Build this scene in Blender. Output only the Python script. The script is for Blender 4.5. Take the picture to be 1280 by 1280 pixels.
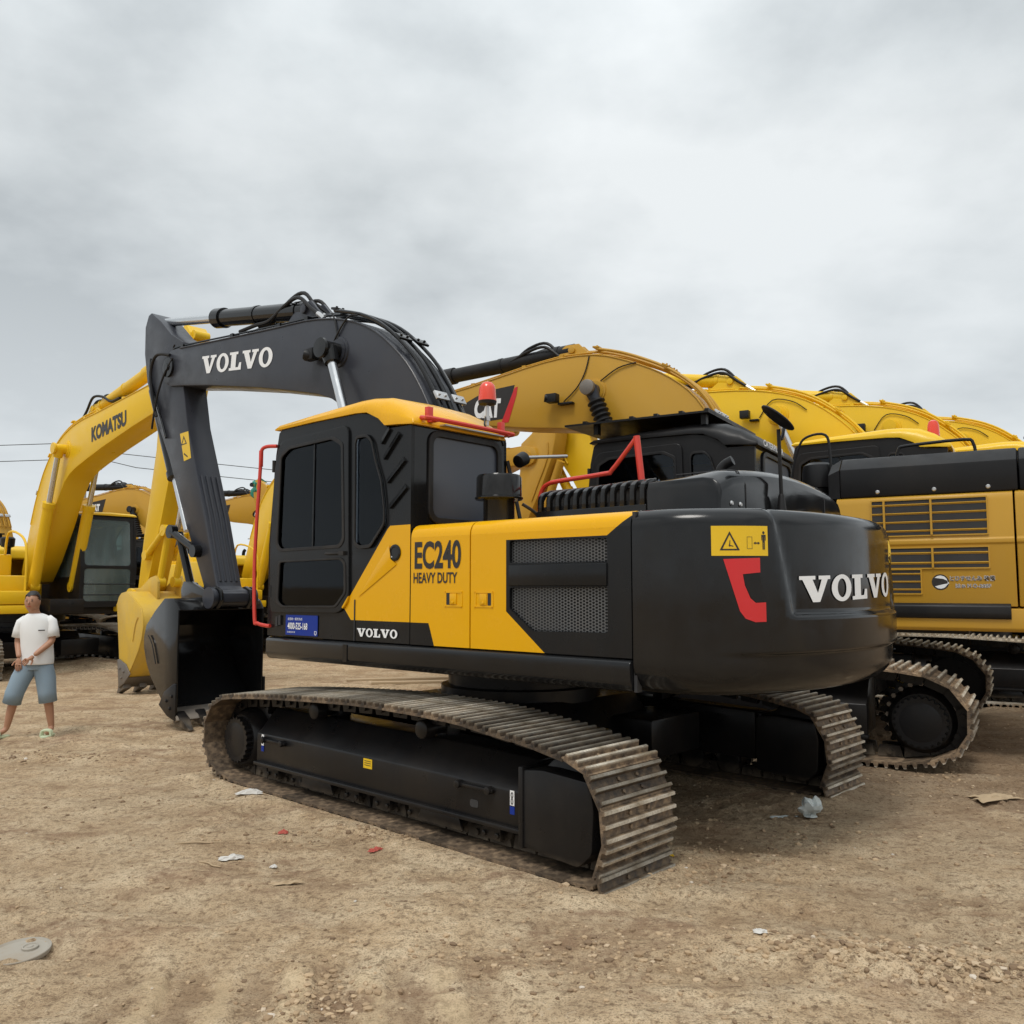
import bpy, bmesh, math, random
from mathutils import Vector, Matrix, noise
from mathutils.geometry import tessellate_polygon
for o in list(bpy.data.objects): bpy.data.objects.remove(o)
S = bpy.context.scene
COL = S.collection
R = math.radians
random.seed(7)

# ------------------------------------------------------------------ camera, world, light, exposure
cam_d = bpy.data.cameras.new('camera'); cam = bpy.data.objects.new('camera', cam_d); COL.objects.link(cam)
cam.location = (0, 0, 1.6)
cam.rotation_euler = (R(90) + math.atan(93 / 1080), 0, 0)
cam_d.sensor_width = 36; cam_d.sensor_fit = 'HORIZONTAL'; cam_d.lens = 36 * 1080 / 1280
cam_d.clip_start = 0.05; cam_d.clip_end = 3000
S.camera = cam
SUN_EL, SUN_AZ = 62, 205      # azimuth measured clockwise from +Y: behind and left of the camera
w = bpy.data.worlds.new('World'); S.world = w; w.use_nodes = True
wn, wl = w.node_tree.nodes, w.node_tree.links
wn.clear()
wo = wn.new('ShaderNodeOutputWorld')
sky = wn.new('ShaderNodeTexSky'); sky.sky_type = 'NISHITA'; sky.sun_disc = False
sky.sun_elevation = R(SUN_EL); sky.sun_rotation = R(SUN_AZ)
bg1 = wn.new('ShaderNodeBackground'); bg1.inputs['Strength'].default_value = 0.05
wl.new(sky.outputs[0], bg1.inputs[0])
tc = wn.new('ShaderNodeTexCoord')
# overcast layer: direction projected on a flat cloud deck, several noise octaves
sep = wn.new('ShaderNodeSeparateXYZ'); wl.new(tc.outputs['Generated'], sep.inputs[0])
def wmath(op, a, b=None):
    n = wn.new('ShaderNodeMath'); n.operation = op
    for i, v in enumerate((a, b)):
        if v is None: continue
        if isinstance(v, (int, float)): n.inputs[i].default_value = v
        else: wl.new(v, n.inputs[i])
    return n.outputs[0]
zc = wmath('ADD', wmath('MAXIMUM', sep.outputs[2], 0.0), 0.28)
cx_ = wmath('DIVIDE', sep.outputs[0], zc); cy_ = wmath('DIVIDE', sep.outputs[1], zc)
cmb = wn.new('ShaderNodeCombineXYZ'); wl.new(cx_, cmb.inputs[0]); wl.new(cy_, cmb.inputs[1])
def wnoise(scale, detail, rough, off, sx=1.0):
    mp = wn.new('ShaderNodeMapping'); mp.inputs['Location'].default_value = off; mp.inputs['Scale'].default_value = (sx, 1, 1)
    wl.new(cmb.outputs[0], mp.inputs[0])
    n = wn.new('ShaderNodeTexNoise'); n.inputs['Scale'].default_value = scale
    n.inputs['Detail'].default_value = detail; n.inputs['Roughness'].default_value = rough
    wl.new(mp.outputs[0], n.inputs['Vector']); return n.outputs['Fac']
n1 = wnoise(1.05, 5, 0.5, (3.1, 1.7, 0), 0.8); n2 = wnoise(2.9, 6, 0.55, (7.7, 2.2, 4))
mixn = wmath('ADD', wmath('MULTIPLY', n1, 0.72), wmath('MULTIPLY', n2, 0.28))
rmp = wn.new('ShaderNodeValToRGB'); wl.new(mixn, rmp.inputs[0])
e = rmp.color_ramp.elements
e[0].position = 0.39; e[0].color = (0.44, 0.48, 0.505, 1)
e[1].position = 0.60; e[1].color = (0.92, 0.96, 0.975, 1)
e.new(0.50).color = (0.72, 0.765, 0.785, 1)
# paler, flatter towards the horizon
hz = wn.new('ShaderNodeMapRange'); hz.inputs['From Min'].default_value = 0.0; hz.inputs['From Max'].default_value = 0.42
hz.inputs['To Min'].default_value = 0.95; hz.inputs['To Max'].default_value = 0.0; wl.new(sep.outputs[2], hz.inputs[0])
mh = wn.new('ShaderNodeMix'); mh.data_type = 'RGBA'; wl.new(hz.outputs[0], mh.inputs[0])
wl.new(rmp.outputs[0], mh.inputs[6]); mh.inputs[7].default_value = (0.84, 0.89, 0.92, 1)
# overcast sky brightens towards the zenith
zen = wn.new('ShaderNodeMapRange'); zen.inputs['From Min'].default_value = 0.45; zen.inputs['From Max'].default_value = 1.0
zen.inputs['To Min'].default_value = 0.98; zen.inputs['To Max'].default_value = 1.9; wl.new(sep.outputs[2], zen.inputs[0])
bg2 = wn.new('ShaderNodeBackground'); wl.new(mh.outputs[2], bg2.inputs[0]); wl.new(zen.outputs[0], bg2.inputs[1])
add = wn.new('ShaderNodeMixShader'); add.inputs[0].default_value = 0.93
wl.new(bg1.outputs[0], add.inputs[1]); wl.new(bg2.outputs[0], add.inputs[2]); wl.new(add.outputs[0], wo.inputs[0])
sd = bpy.data.lights.new('sun', 'SUN'); sd.energy = 1.5; sd.angle = R(18); sd.color = (1, 0.96, 0.9)
sun = bpy.data.objects.new('sun', sd); COL.objects.link(sun)
sun.rotation_euler = (R(90 - SUN_EL), 0, R(180 - SUN_AZ)); sun.location = (-5, -10, 20)
S.view_settings.view_transform = 'Standard'; S.view_settings.look = 'None'
S.view_settings.exposure = 0.0; S.view_settings.gamma = 1; S.view_settings.use_curve_mapping = False

# ------------------------------------------------------------------ materials
def newmat(name):
    m = bpy.data.materials.new(name); m.use_nodes = True
    nt = m.node_tree; return m, nt, nt.nodes['Principled BSDF']
def nnode(nt, typ, **kw):
    n = nt.nodes.new(typ)
    for k, v in kw.items(): setattr(n, k, v)
    return n
def mth(nt, op, a, b=None):
    n = nt.nodes.new('ShaderNodeMath'); n.operation = op
    for i, v in enumerate((a, b)):
        if v is None: continue
        if isinstance(v, (int, float)): n.inputs[i].default_value = v
        else: nt.links.new(v, n.inputs[i])
    return n.outputs[0]
def tnoise(nt, scale, detail=4, rough=.55, co='Object', dist=0.0, stretch=None):
    t = nt.nodes.new('ShaderNodeTexCoord'); n = nt.nodes.new('ShaderNodeTexNoise')
    src = t.outputs[co]
    if stretch:
        mp = nt.nodes.new('ShaderNodeMapping'); mp.inputs['Scale'].default_value = stretch
        nt.links.new(src, mp.inputs[0]); src = mp.outputs[0]
    nt.links.new(src, n.inputs['Vector'])
    n.inputs['Scale'].default_value = scale; n.inputs['Detail'].default_value = detail
    n.inputs['Roughness'].default_value = rough; n.inputs['Distortion'].default_value = dist
    return n.outputs['Fac']
def ramp(nt, fac, stops):
    r = nt.nodes.new('ShaderNodeValToRGB'); nt.links.new(fac, r.inputs[0]); el = r.color_ramp.elements
    while len(el) < len(stops): el.new(0.5)
    for q, (p, c) in zip(el, stops):
        q.position = p; q.color = (c[0], c[1], c[2], 1) if hasattr(c, '__len__') else (c, c, c, 1)
    return r.outputs[0]
def mixc(nt, fac, a, b):
    m = nt.nodes.new('ShaderNodeMix'); m.data_type = 'RGBA'
    for i, v in ((0, fac), (6, a), (7, b)):
        if isinstance(v, (int, float)): m.inputs[i].default_value = v
        elif isinstance(v, tuple): m.inputs[i].default_value = (v[0], v[1], v[2], 1)
        else: nt.links.new(v, m.inputs[i])
    return m.outputs[2]
DUST = (0.30, 0.235, 0.165)
def halfplane(nt, xy, a, b):
    """1 on the left of the line a -> b in (x, z)"""
    (ax, az), (bx, bz) = a, b
    nx, nz = -(bz - az), (bx - ax); c = nx * ax + nz * az
    v = mth(nt, 'ADD', mth(nt, 'MULTIPLY', xy[0], nx), mth(nt, 'MULTIPLY', xy[1], nz))
    return mth(nt, 'GREATER_THAN', v, c)
def paint(name, col, rough=.35, coat=.4, dust=.12, metal=0., col2=None, polys=None, bump=.02, dirtlow=0.0, streak=True, spec=.5):
    m, nt, b = newmat(name)
    base = col
    if polys:
        t = nt.nodes.new('ShaderNodeTexCoord'); s = nt.nodes.new('ShaderNodeSeparateXYZ')
        nt.links.new(t.outputs['Object'], s.inputs[0]); xy = (s.outputs[0], s.outputs[2]); tot = None
        for P in polys:
            area = sum(P[i][0] * P[(i + 1) % len(P)][1] - P[(i + 1) % len(P)][0] * P[i][1] for i in range(len(P)))
            if area < 0: P = P[::-1]
            acc = None
            for i in range(len(P)):
                h = halfplane(nt, xy, P[i], P[(i + 1) % len(P)])
                acc = h if acc is None else mth(nt, 'MULTIPLY', acc, h)
            tot = acc if tot is None else mth(nt, 'MAXIMUM', tot, acc)
        base = mixc(nt, tot, col2, col)
    n = tnoise(nt, 2.3, 6, .62, stretch=(1, 1, .45) if streak else None)
    f = ramp(nt, n, [(.42, 0.0), (.78, dust * 1.6 + .02)])
    n5 = tnoise(nt, 38, 3, .6)
    f2 = ramp(nt, n5, [(.55, 0.0), (.8, dust * .9)])
    c = mixc(nt, mth(nt, 'ADD', f, f2), base, DUST)
    if dirtlow:
        t2 = nt.nodes.new('ShaderNodeTexCoord'); s2 = nt.nodes.new('ShaderNodeSeparateXYZ'); nt.links.new(t2.outputs['Object'], s2.inputs[0])
        mr = nt.nodes.new('ShaderNodeMapRange'); mr.inputs['From Min'].default_value = dirtlow; mr.inputs['From Max'].default_value = 0
        mr.inputs['To Max'].default_value = .8; nt.links.new(s2.outputs[2], mr.inputs[0])
        c = mixc(nt, mth(nt, 'MULTIPLY', mr.outputs[0], ramp(nt, tnoise(nt, 9, 5), [(.3, .1), (.65, 1)])), c, DUST)
    if isinstance(c, tuple): b.inputs['Base Color'].default_value = (*c, 1)
    else: nt.links.new(c, b.inputs['Base Color'])
    rr = ramp(nt, tnoise(nt, 5, 5, .6), [(.3, max(rough - .07, .05)), (.75, min(rough + .14, 1))])
    nt.links.new(rr, b.inputs['Roughness'])
    b.inputs['Specular IOR Level'].default_value = spec; b.inputs['Metallic'].default_value = metal; b.inputs['Coat Weight'].default_value = coat; b.inputs['Coat Roughness'].default_value = .12
    if bump:
        bp = nt.nodes.new('ShaderNodeBump'); bp.inputs['Strength'].default_value = bump * 4; bp.inputs['Distance'].default_value = .01
        nt.links.new(tnoise(nt, 3.2, 3, .5), bp.inputs['Height']); nt.links.new(bp.outputs[0], b.inputs['Normal'])
    return m
YV = (0.78, 0.40, 0.003); YK = (0.78, 0.49, 0.012); TC = (0.52, 0.285, 0.03); BLK = (0.008, 0.0085, 0.0095)
MT = {}
MT['black'] = paint('black_paint', BLK, .12, .08, .0, bump=.006, spec=.31)
MT['black_matte'] = paint('black_matte', (.010, .010, .011), .42, .03, .008, spec=.25)
MT['graphite'] = paint('graphite_paint', (.032, .035, .045), .33, .06, .008, bump=.006, spec=.3)
MT['chassis'] = paint('chassis_black', (.008, .008, .009), .32, .03, .012, dirtlow=.14, spec=.24)
MT['yellow'] = paint('warm_yellow_paint', YV, .26, .1, .0, bump=.008, spec=.25)
MT['kyellow'] = paint('bright_yellow_paint', YK, .34, .1, .02, spec=.3)
MT['tan'] = paint('tan_yellow_paint', TC, .36, .1, .03, spec=.3)
MT['kyellow_worn'] = paint('worn_yellow_paint', (.66, .42, .04), .5, .05, .28)
POLYS = [[(0.11, 2.045), (0.14, 2.02), (0.64, 1.44), (0.55, 1.345), (-0.109, 1.345), (-0.109, 2.045)],
         [(-0.125, 2.30), (-0.125, 1.345), (-0.72, 1.345), (-0.72, 2.3)],
         [(-0.31, 1.346), (-0.40, 1.10), (-0.72, 1.10), (-0.72, 1.346)],
         [(-0.70, 2.3), (-0.70, 1.9), (-1.82, 1.9), (-1.98, 2.01), (-2.3, 2.3)],
         [(-0.70, 1.95), (-0.70, 1.10), (-1.03, 1.10), (-1.03, 1.95)],
         [(-1.03, 1.44), (-1.03, 1.10), (-1.46, 1.10)]]
MT['twotone'] = paint('yellow_and_black_paint', YV, .20, .05, .0, col2=(.009, .0098, .011), polys=POLYS, bump=.008, spec=.22)
MT['red'] = paint('red_paint', (.62, .035, .02), .4, .2, .05)
MT['chrome'] = paint('chrome_rod', (.62, .63, .64), .22, 0, .05, metal=1)
MT['rubber'] = paint('rubber_hose', (.012, .012, .013), .45, 0, .03, spec=.3)
MT['steel'] = paint('worn_steel', (.20, .18, .16), .5, 0, .35, metal=.6, bump=.05)
MT['bolt'] = paint('zinc_bolt', (.55, .55, .55), .35, 0, .05, metal=.8)
MT['white'] = paint('white_decal', (.84, .85, .86), .4, 0, .0, bump=0)
MT['darkdecal'] = paint('dark_decal', (.018, .016, .016), .45, 0, .02, bump=0)
MT['dyellow'] = paint('yellow_decal', (.78, .50, .005), .4, .1, .02, bump=0)
MT['dred'] = paint('red_decal', (.60, .012, .016), .35, .2, .02, bump=0)
MT['dblue'] = paint('blue_decal', (.006, .032, .27), .4, 0, .0, bump=0, spec=.2)
MT['mesh_steel'] = paint('mesh_steel', (.10, .105, .11), .4, 0, .1, metal=.3); MT['seat'] = paint('seat_fabric', (.015, .015, .017), .9, 0, .05)
MT['inside'] = paint('cab_lining', (.03, .03, .032), .8, 0, .02)
MT['tarp'] = paint('green_tarp', (.01, .22, .16), .6, 0, .1)
MT['lampglass'] = paint('lamp_glass', (.25, .27, .28), .1, .5, .02)
MT['concrete'] = paint('concrete', (.32, .31, .29), .9, 0, .1)
MT['orange_lens'] = paint('red_beacon_lens', (.75, .05, .015), .2, .6, .01, bump=0)
def mat_shoe(name, light):
    m, nt, b = newmat(name)
    inf = nt.nodes.new('ShaderNodeObjectInfo')
    a = tnoise(nt, 14, 6, .65); bn = tnoise(nt, 60, 4, .6)
    c = ramp(nt, a, [(.32, (.030, .022, .017)), (.48, (.11 * light, .076 * light, .048 * light)), (.70, (.27 * light, .19 * light, .115 * light))])
    g = nt.nodes.new('ShaderNodeNewGeometry')
    # polished grouser tips: outer side of the shoe, in the shoe's own coordinates
    t = nt.nodes.new('ShaderNodeTexCoord'); s = nt.nodes.new('ShaderNodeSeparateXYZ'); nt.links.new(t.outputs['Object'], s.inputs[0])
    mr = nt.nodes.new('ShaderNodeMapRange'); mr.inputs['From Min'].default_value = .022; mr.inputs['From Max'].default_value = .034
    nt.links.new(s.outputs[2], mr.inputs[0])
    tip = mth(nt, 'MULTIPLY', mr.outputs[0], ramp(nt, bn, [(.3, .5), (.6, 1.0)]))
    c = mixc(nt, tip, c, ramp(nt, tnoise(nt, 6, 3, .5), [(.35, (.30, .25, .18)), (.65, (.56, .52, .44))]))
    vr = nt.nodes.new('ShaderNodeMapRange'); vr.inputs['To Min'].default_value = .45; vr.inputs['To Max'].default_value = 1.45
    nt.links.new(inf.outputs['Random'], vr.inputs[0])
    hv = nt.nodes.new('ShaderNodeHueSaturation'); nt.links.new(c, hv.inputs['Color']); nt.links.new(vr.outputs[0], hv.inputs['Value'])
    nt.links.new(hv.outputs[0], b.inputs['Base Color'])
    nt.links.new(ramp(nt, a, [(.3, .45), (.7, .85)]), b.inputs['Roughness'])
    nt.links.new(mth(nt, 'MULTIPLY', tip, .5), b.inputs['Metallic'])
    bp = nt.nodes.new('ShaderNodeBump'); bp.inputs['Strength'].default_value = .6; bp.inputs['Distance'].default_value = .006
    nt.links.new(bn, bp.inputs['Height']); nt.links.new(bp.outputs[0], b.inputs['Normal'])
    return m
MT['shoe'] = mat_shoe('track_shoe_steel', 1.0); MT['shoe_tan'] = mat_shoe('dusty_track_shoe', 1.45)
def mat_glass(name, tint, refl=.04):
    m = bpy.data.materials.new(name); m.use_nodes = True; nt = m.node_tree; nt.nodes.clear()
    o = nt.nodes.new('ShaderNodeOutputMaterial'); t = nt.nodes.new('ShaderNodeBsdfTransparent'); t.inputs[0].default_value = (*tint, 1)
    g = nt.nodes.new('ShaderNodeBsdfGlossy'); g.inputs['Roughness'].default_value = refl; g.inputs['Color'].default_value = (.38, .41, .44, 1)
    l = nt.nodes.new('ShaderNodeFresnel'); l.inputs[0].default_value = 1.5
    bp = nt.nodes.new('ShaderNodeBump'); bp.inputs['Strength'].default_value = .06; bp.inputs['Distance'].default_value = .02
    nt.links.new(tnoise(nt, 2.2, 2, .5), bp.inputs['Height']); nt.links.new(bp.outputs[0], g.inputs['Normal'])
    mx = nt.nodes.new('ShaderNodeMixShader'); nt.links.new(l.outputs[0], mx.inputs[0]); nt.links.new(t.outputs[0], mx.inputs[1]); nt.links.new(g.outputs[0], mx.inputs[2])
    nt.links.new(mx.outputs[0], o.inputs[0]); return m
MT['glass'] = mat_glass('tinted_glass', (.60, .62, .65)); MT['glass_clear'] = mat_glass('cab_glass', (.5, .56, .56))
def mat_pale_glass(name):
    m, nt, b = newmat(name); o = nt.nodes['Material Output']
    t = nt.nodes.new('ShaderNodeBsdfTransparent'); t.inputs[0].default_value = (.62, .72, .70, 1)
    b.inputs['Base Color'].default_value = (.16, .21, .21, 1); b.inputs['Roughness'].default_value = .12; b.inputs['Specular IOR Level'].default_value = .9
    mx = nt.nodes.new('ShaderNodeMixShader'); f = ramp(nt, tnoise(nt, 1.6, 3, .5, stretch=(1, 1, .4)), [(.42, .35), (.6, .75)]); nt.links.new(f, mx.inputs[0])
    nt.links.new(t.outputs[0], mx.inputs[1]); nt.links.new(b.outputs[0], mx.inputs[2]); nt.links.new(mx.outputs[0], o.inputs[0]); return m
MT['glass_pale'] = mat_pale_glass('pale_cab_glass')
MT['lid'] = paint('dusty_lid', (.34, .31, .26), .85, 0, .5)
m, nt, b = newmat('opaque_rear_glass')
b.inputs['Base Color'].default_value = (.060, .068, .088, 1); b.inputs['Roughness'].default_value = .32  # even, opaque grey-blue pane
MT['glass_rear'] = m

# ------------------------------------------------------------------ mesh helpers
def tag(o, label=None, cat=None, group=None, kind=None):
    if label: o['label'] = label
    if cat: o['category'] = cat
    if group: o['group'] = group
    if kind: o['kind'] = kind
    return o
def empty(name, loc=(0, 0, 0), rz=0, scale=1):
    o = bpy.data.objects.new(name, None); COL.objects.link(o); o.empty_display_size = .3
    o.location = loc; o.rotation_euler = (0, 0, rz); o.scale = (scale,) * 3; return o
def link(name, me, mat, parent=None, mtx=None, kind=None):
    o = bpy.data.objects.new(name, me); COL.objects.link(o)
    if mat is not None and not me.materials: me.materials.append(MT[mat] if isinstance(mat, str) else mat)
    if parent is not None: o.parent = parent
    if mtx is not None: o.matrix_local = mtx
    if kind: o['kind'] = kind
    return o
class MB:
    def __init__(s): s.bm = bmesh.new()
    def poly(s, vs, fs):
        v = [s.bm.verts.new(p) for p in vs]
        for f in fs:
            try: s.bm.faces.new([v[i] for i in f])
            except ValueError: pass
        return s
    def box(s, x0, x1, y0, y1, z0, z1):
        return s.poly([(x, y, z) for x in (x0, x1) for y in (y0, y1) for z in (z0, z1)],
                      [(0, 1, 3, 2), (4, 6, 7, 5), (0, 4, 5, 1), (2, 3, 7, 6), (0, 2, 6, 4), (1, 5, 7, 3)])
    def prism(s, pts, a, b, axis='y'):
        """pts = outline in the two other axes (x,z) / (y,z) / (x,y), extruded a..b along axis"""
        f = {'y': lambda p, t: (p[0], t, p[1]), 'x': lambda p, t: (t, p[0], p[1]), 'z': lambda p, t: (p[0], p[1], t)}[axis]
        n = len(pts); vs = [f(p, a) for p in pts] + [f(p, b) for p in pts]
        v = [s.bm.verts.new(p) for p in vs]
        for i in range(n): s.bm.faces.new((v[i], v[(i + 1) % n], v[n + (i + 1) % n], v[n + i]))
        for base, rev in ((0, True), (n, False)):
            s.bm.faces.new([v[base + i] for i in (range(n - 1, -1, -1) if rev else range(n))])
        return s
    def cyl(s, p0, p1, r0, r1=None, n=16, caps=True):
        p0, p1 = Vector(p0), Vector(p1); r1 = r0 if r1 is None else r1
        d = (p1 - p0).normalized(); q = d.to_track_quat('Z', 'Y')
        rings = []
        for p, r in ((p0, r0), (p1, r1)):
            rings.append([s.bm.verts.new(p + q @ Vector((r * math.cos(2 * math.pi * i / n), r * math.sin(2 * math.pi * i / n), 0))) for i in range(n)])
        for i in range(n): s.bm.faces.new((rings[0][i], rings[0][(i + 1) % n], rings[1][(i + 1) % n], rings[1][i]))
        if caps: s.bm.faces.new(rings[0][::-1]); s.bm.faces.new(rings[1])
        return s
    def lathe(s, c, axis, prof, n=24):
        """prof = [(t along axis, radius)]"""
        c = Vector(c); d = Vector(axis).normalized(); q = d.to_track_quat('Z', 'Y'); rings = []
        for t, r in prof:
            rings.append([s.bm.verts.new(c + d * t + q @ Vector((r * math.cos(2 * math.pi * i / n), r * math.sin(2 * math.pi * i / n), 0))) for i in range(n)])
        for a, b in zip(rings, rings[1:]):
            for i in range(n): s.bm.faces.new((a[i], a[(i + 1) % n], b[(i + 1) % n], b[i]))
        s.bm.faces.new(rings[0][::-1]); s.bm.faces.new(rings[-1]); return s
    def tube(s, pts, r, n=8, sub=5):
        P = [Vector(p) for p in pts]
        if sub > 1 and len(P) > 2:
            Q = []
            for i in range(len(P) - 1):
                a, b, c, d = P[max(i - 1, 0)], P[i], P[i + 1], P[min(i + 2, len(P) - 1)]
                for k in range(sub):
                    t = k / sub
                    Q.append(.5 * ((2 * b) + (c - a) * t + (2 * a - 5 * b + 4 * c - d) * t * t + (3 * b - a - 3 * c + d) * t ** 3))
            P = Q + [P[-1]]
        rings = []; up = None
        for i, p in enumerate(P):
            d = (P[min(i + 1, len(P) - 1)] - P[max(i - 1, 0)]).normalized()
            if up is None: up = d.orthogonal().normalized()
            up = (up - d * up.dot(d)).normalized(); sd_ = d.cross(up)
            rings.append([s.bm.verts.new(p + r * (math.cos(2 * math.pi * k / n) * up + math.sin(2 * math.pi * k / n) * sd_)) for k in range(n)])
        for a, b in zip(rings, rings[1:]):
            for k in range(n): s.bm.faces.new((a[k], a[(k + 1) % n], b[(k + 1) % n], b[k]))
        s.bm.faces.new(rings[0][::-1]); s.bm.faces.new(rings[-1]); return s
    def grid(s, rows, close_u=False):
        V = [[s.bm.verts.new(p) for p in r] for r in rows]
        for a, b in zip(V, V[1:]):
            m = len(a)
            for k in range(m if close_u else m - 1): s.bm.faces.new((a[k], a[(k + 1) % m], b[(k + 1) % m], b[k]))
        return V
    def ball(s, c, r, sub=2, sc=(1, 1, 1)):
        bmesh.ops.create_icosphere(s.bm, subdivisions=sub, radius=r, matrix=Matrix.Translation(c) @ Matrix.Diagonal((*sc, 1))); return s
    def mesh(s, bevel=0, seg=2, angle=28, name='part', flat=False):
        bmesh.ops.recalc_face_normals(s.bm, faces=s.bm.faces)
        if bevel:
            ed = [e for e in s.bm.edges if len(e.link_faces) == 2 and e.calc_face_angle(0) > R(32)]
            bmesh.ops.bevel(s.bm, geom=ed, offset=bevel, segments=seg, profile=.5, affect='EDGES', clamp_overlap=True)
        me = bpy.data.meshes.new(name); s.bm.to_mesh(me); s.bm.free()
        if not flat:
            for p in me.polygons: p.use_smooth = True
            me.set_sharp_from_angle(angle=R(angle))
        return me
    def build(s, name, mat, parent=None, bevel=0, seg=2, kind=None, mtx=None, angle=28):
        return link(name, s.mesh(bevel, seg, angle, name), mat, parent, mtx, kind)
def curve_mesh(loops, ext=.005, bevel=0):
    cu = bpy.data.curves.new('outline', 'CURVE'); cu.dimensions = '2D'; cu.fill_mode = 'BOTH'
    for L in loops:
        sp = cu.splines.new('POLY'); sp.points.add(len(L) - 1); sp.use_cyclic_u = True
        for p, (x, y) in zip(sp.points, L): p.co = (x, y, 0, 1)
    cu.extrude = ext; cu.bevel_depth = bevel; cu.bevel_resolution = 1
    o = bpy.data.objects.new('outline', cu); COL.objects.link(o)
    me = bpy.data.meshes.new_from_object(o.evaluated_get(bpy.context.evaluated_depsgraph_get()))
    bpy.data.objects.remove(o); bpy.data.curves.remove(cu); me.materials.clear()
    for p in me.polygons: p.use_smooth = False
    return me
def text_mesh(txt, w, h, ext=.002, bold=0.0, spacing=1.0):
    cu = bpy.data.curves.new('lettering', 'FONT'); cu.body = txt; cu.size = 1; cu.offset = bold; cu.extrude = 0.0; cu.space_character = spacing
    cu.resolution_u = 4
    o = bpy.data.objects.new('lettering', cu); COL.objects.link(o)
    me = bpy.data.meshes.new_from_object(o.evaluated_get(bpy.context.evaluated_depsgraph_get()))
    bpy.data.objects.remove(o); bpy.data.curves.remove(cu); me.materials.clear()
    if not me.vertices: return me
    xs = [v.co.x for v in me.vertices]; ys = [v.co.y for v in me.vertices]
    x0, x1, y0, y1 = min(xs), max(xs), min(ys), max(ys)
    for v in me.vertices: v.co = Vector(((v.co.x - x0) / (x1 - x0) * w, (v.co.y - y0) / (y1 - y0) * h, ext))
    return me
def frame_mtx(o, right, up):
    r = Vector(right).normalized(); u = Vector(up); u = (u - r * u.dot(r)).normalized(); n = r.cross(u)
    return Matrix(((r.x, u.x, n.x, o[0]), (r.y, u.y, n.y, o[1]), (r.z, u.z, n.z, o[2]), (0, 0, 0, 1)))
def baked(me, mtx):
    me.transform(mtx); return me
def plate(loops, y, th, bevel=0, name='plate'):
    """plate in the x-z plane, outer face at y, thickness th towards -y"""
    me = curve_mesh(loops, max(th / 2 - bevel, .0005), bevel)
    me.transform(Matrix(((1, 0, 0, 0), (0, 0, -1, y - th / 2), (0, 1, 0, 0), (0, 0, 0, 1))))
    return me
def rrect(x0, x1, z0, z1, r=.06, n=5):
    out = []
    for cx, cz, a0 in ((x1 - r, z1 - r, 0), (x0 + r, z1 - r, 90), (x0 + r, z0 + r, 180), (x1 - r, z0 + r, 270)):
        for k in range(n + 1):
            a = R(a0 + 90 * k / n); out.append((cx + r * math.cos(a), cz + r * math.sin(a)))
    return out
def roundpoly(P, r=.04, n=4):
    out = []; N = len(P)
    for i in range(N):
        p = Vector(P[i]); a = Vector(P[i - 1]) - p; b = Vector(P[(i + 1) % N]) - p
        t = min(r, a.length * .45, b.length * .45); A = p + a.normalized() * t; B = p + b.normalized() * t
        for k in range(n + 1):
            s_ = k / n; q = (1 - s_) ** 2 * A + 2 * s_ * (1 - s_) * p + s_ * s_ * B; out.append((q.x, q.y))
    return out
# slab-serif letters of the black machine, drawn as outlines (cap height 1)
def ell(cx, cy, a, b, n=28): return [(cx + a * math.cos(2 * math.pi * k / n), cy + b * math.sin(2 * math.pi * k / n)) for k in range(n)]
GL = {'V': (1.10, [[(0, 1), (.54, 1), (.54, .86), (.44, .86), (.62, .34), (.77, .86), (.66, .86), (.66, 1), (1.10, 1), (1.10, .86), (1.0, .86), (.69, 0), (.44, 0), (.10, .86), (0, .86)]]),
      'O': (.90, [ell(.45, .5, .45, .53), ell(.45, .5, .20, .37)]),
      'L': (.86, [[(0, 0), (.86, 0), (.86, .40), (.72, .40), (.66, .15), (.47, .15), (.47, .86), (.60, .86), (.60, 1), (0, 1), (0, .86), (.13, .86), (.13, .14), (0, .14)]])}
def slab_word(word, w, h, ext=.002):
    loops = []; x = 0
    for ch in word:
        adv, L = GL[ch]
        for l in L: loops.append([(x + p[0], p[1]) for p in l])
        x += adv + .05
    tot = x - .05
    me = curve_mesh([[(p[0] / tot * w, p[1] * h) for p in l] for l in loops], 0.0)
    bm = bmesh.new(); bm.from_mesh(me)
    for v in bm.verts: v.co.z = ext
    bmesh.ops.remove_doubles(bm, verts=bm.verts, dist=1e-5)
    bm.to_mesh(me); bm.free(); return me
SIDE_L = lambda x, z, y: frame_mtx((x, y, z), (-1, 0, 0), (0, 0, 1))      # text on a face that looks towards +y
SIDE_R = lambda x, z, y: frame_mtx((x, y, z), (1, 0, 0), (0, 0, 1))       # ... towards -y
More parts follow.
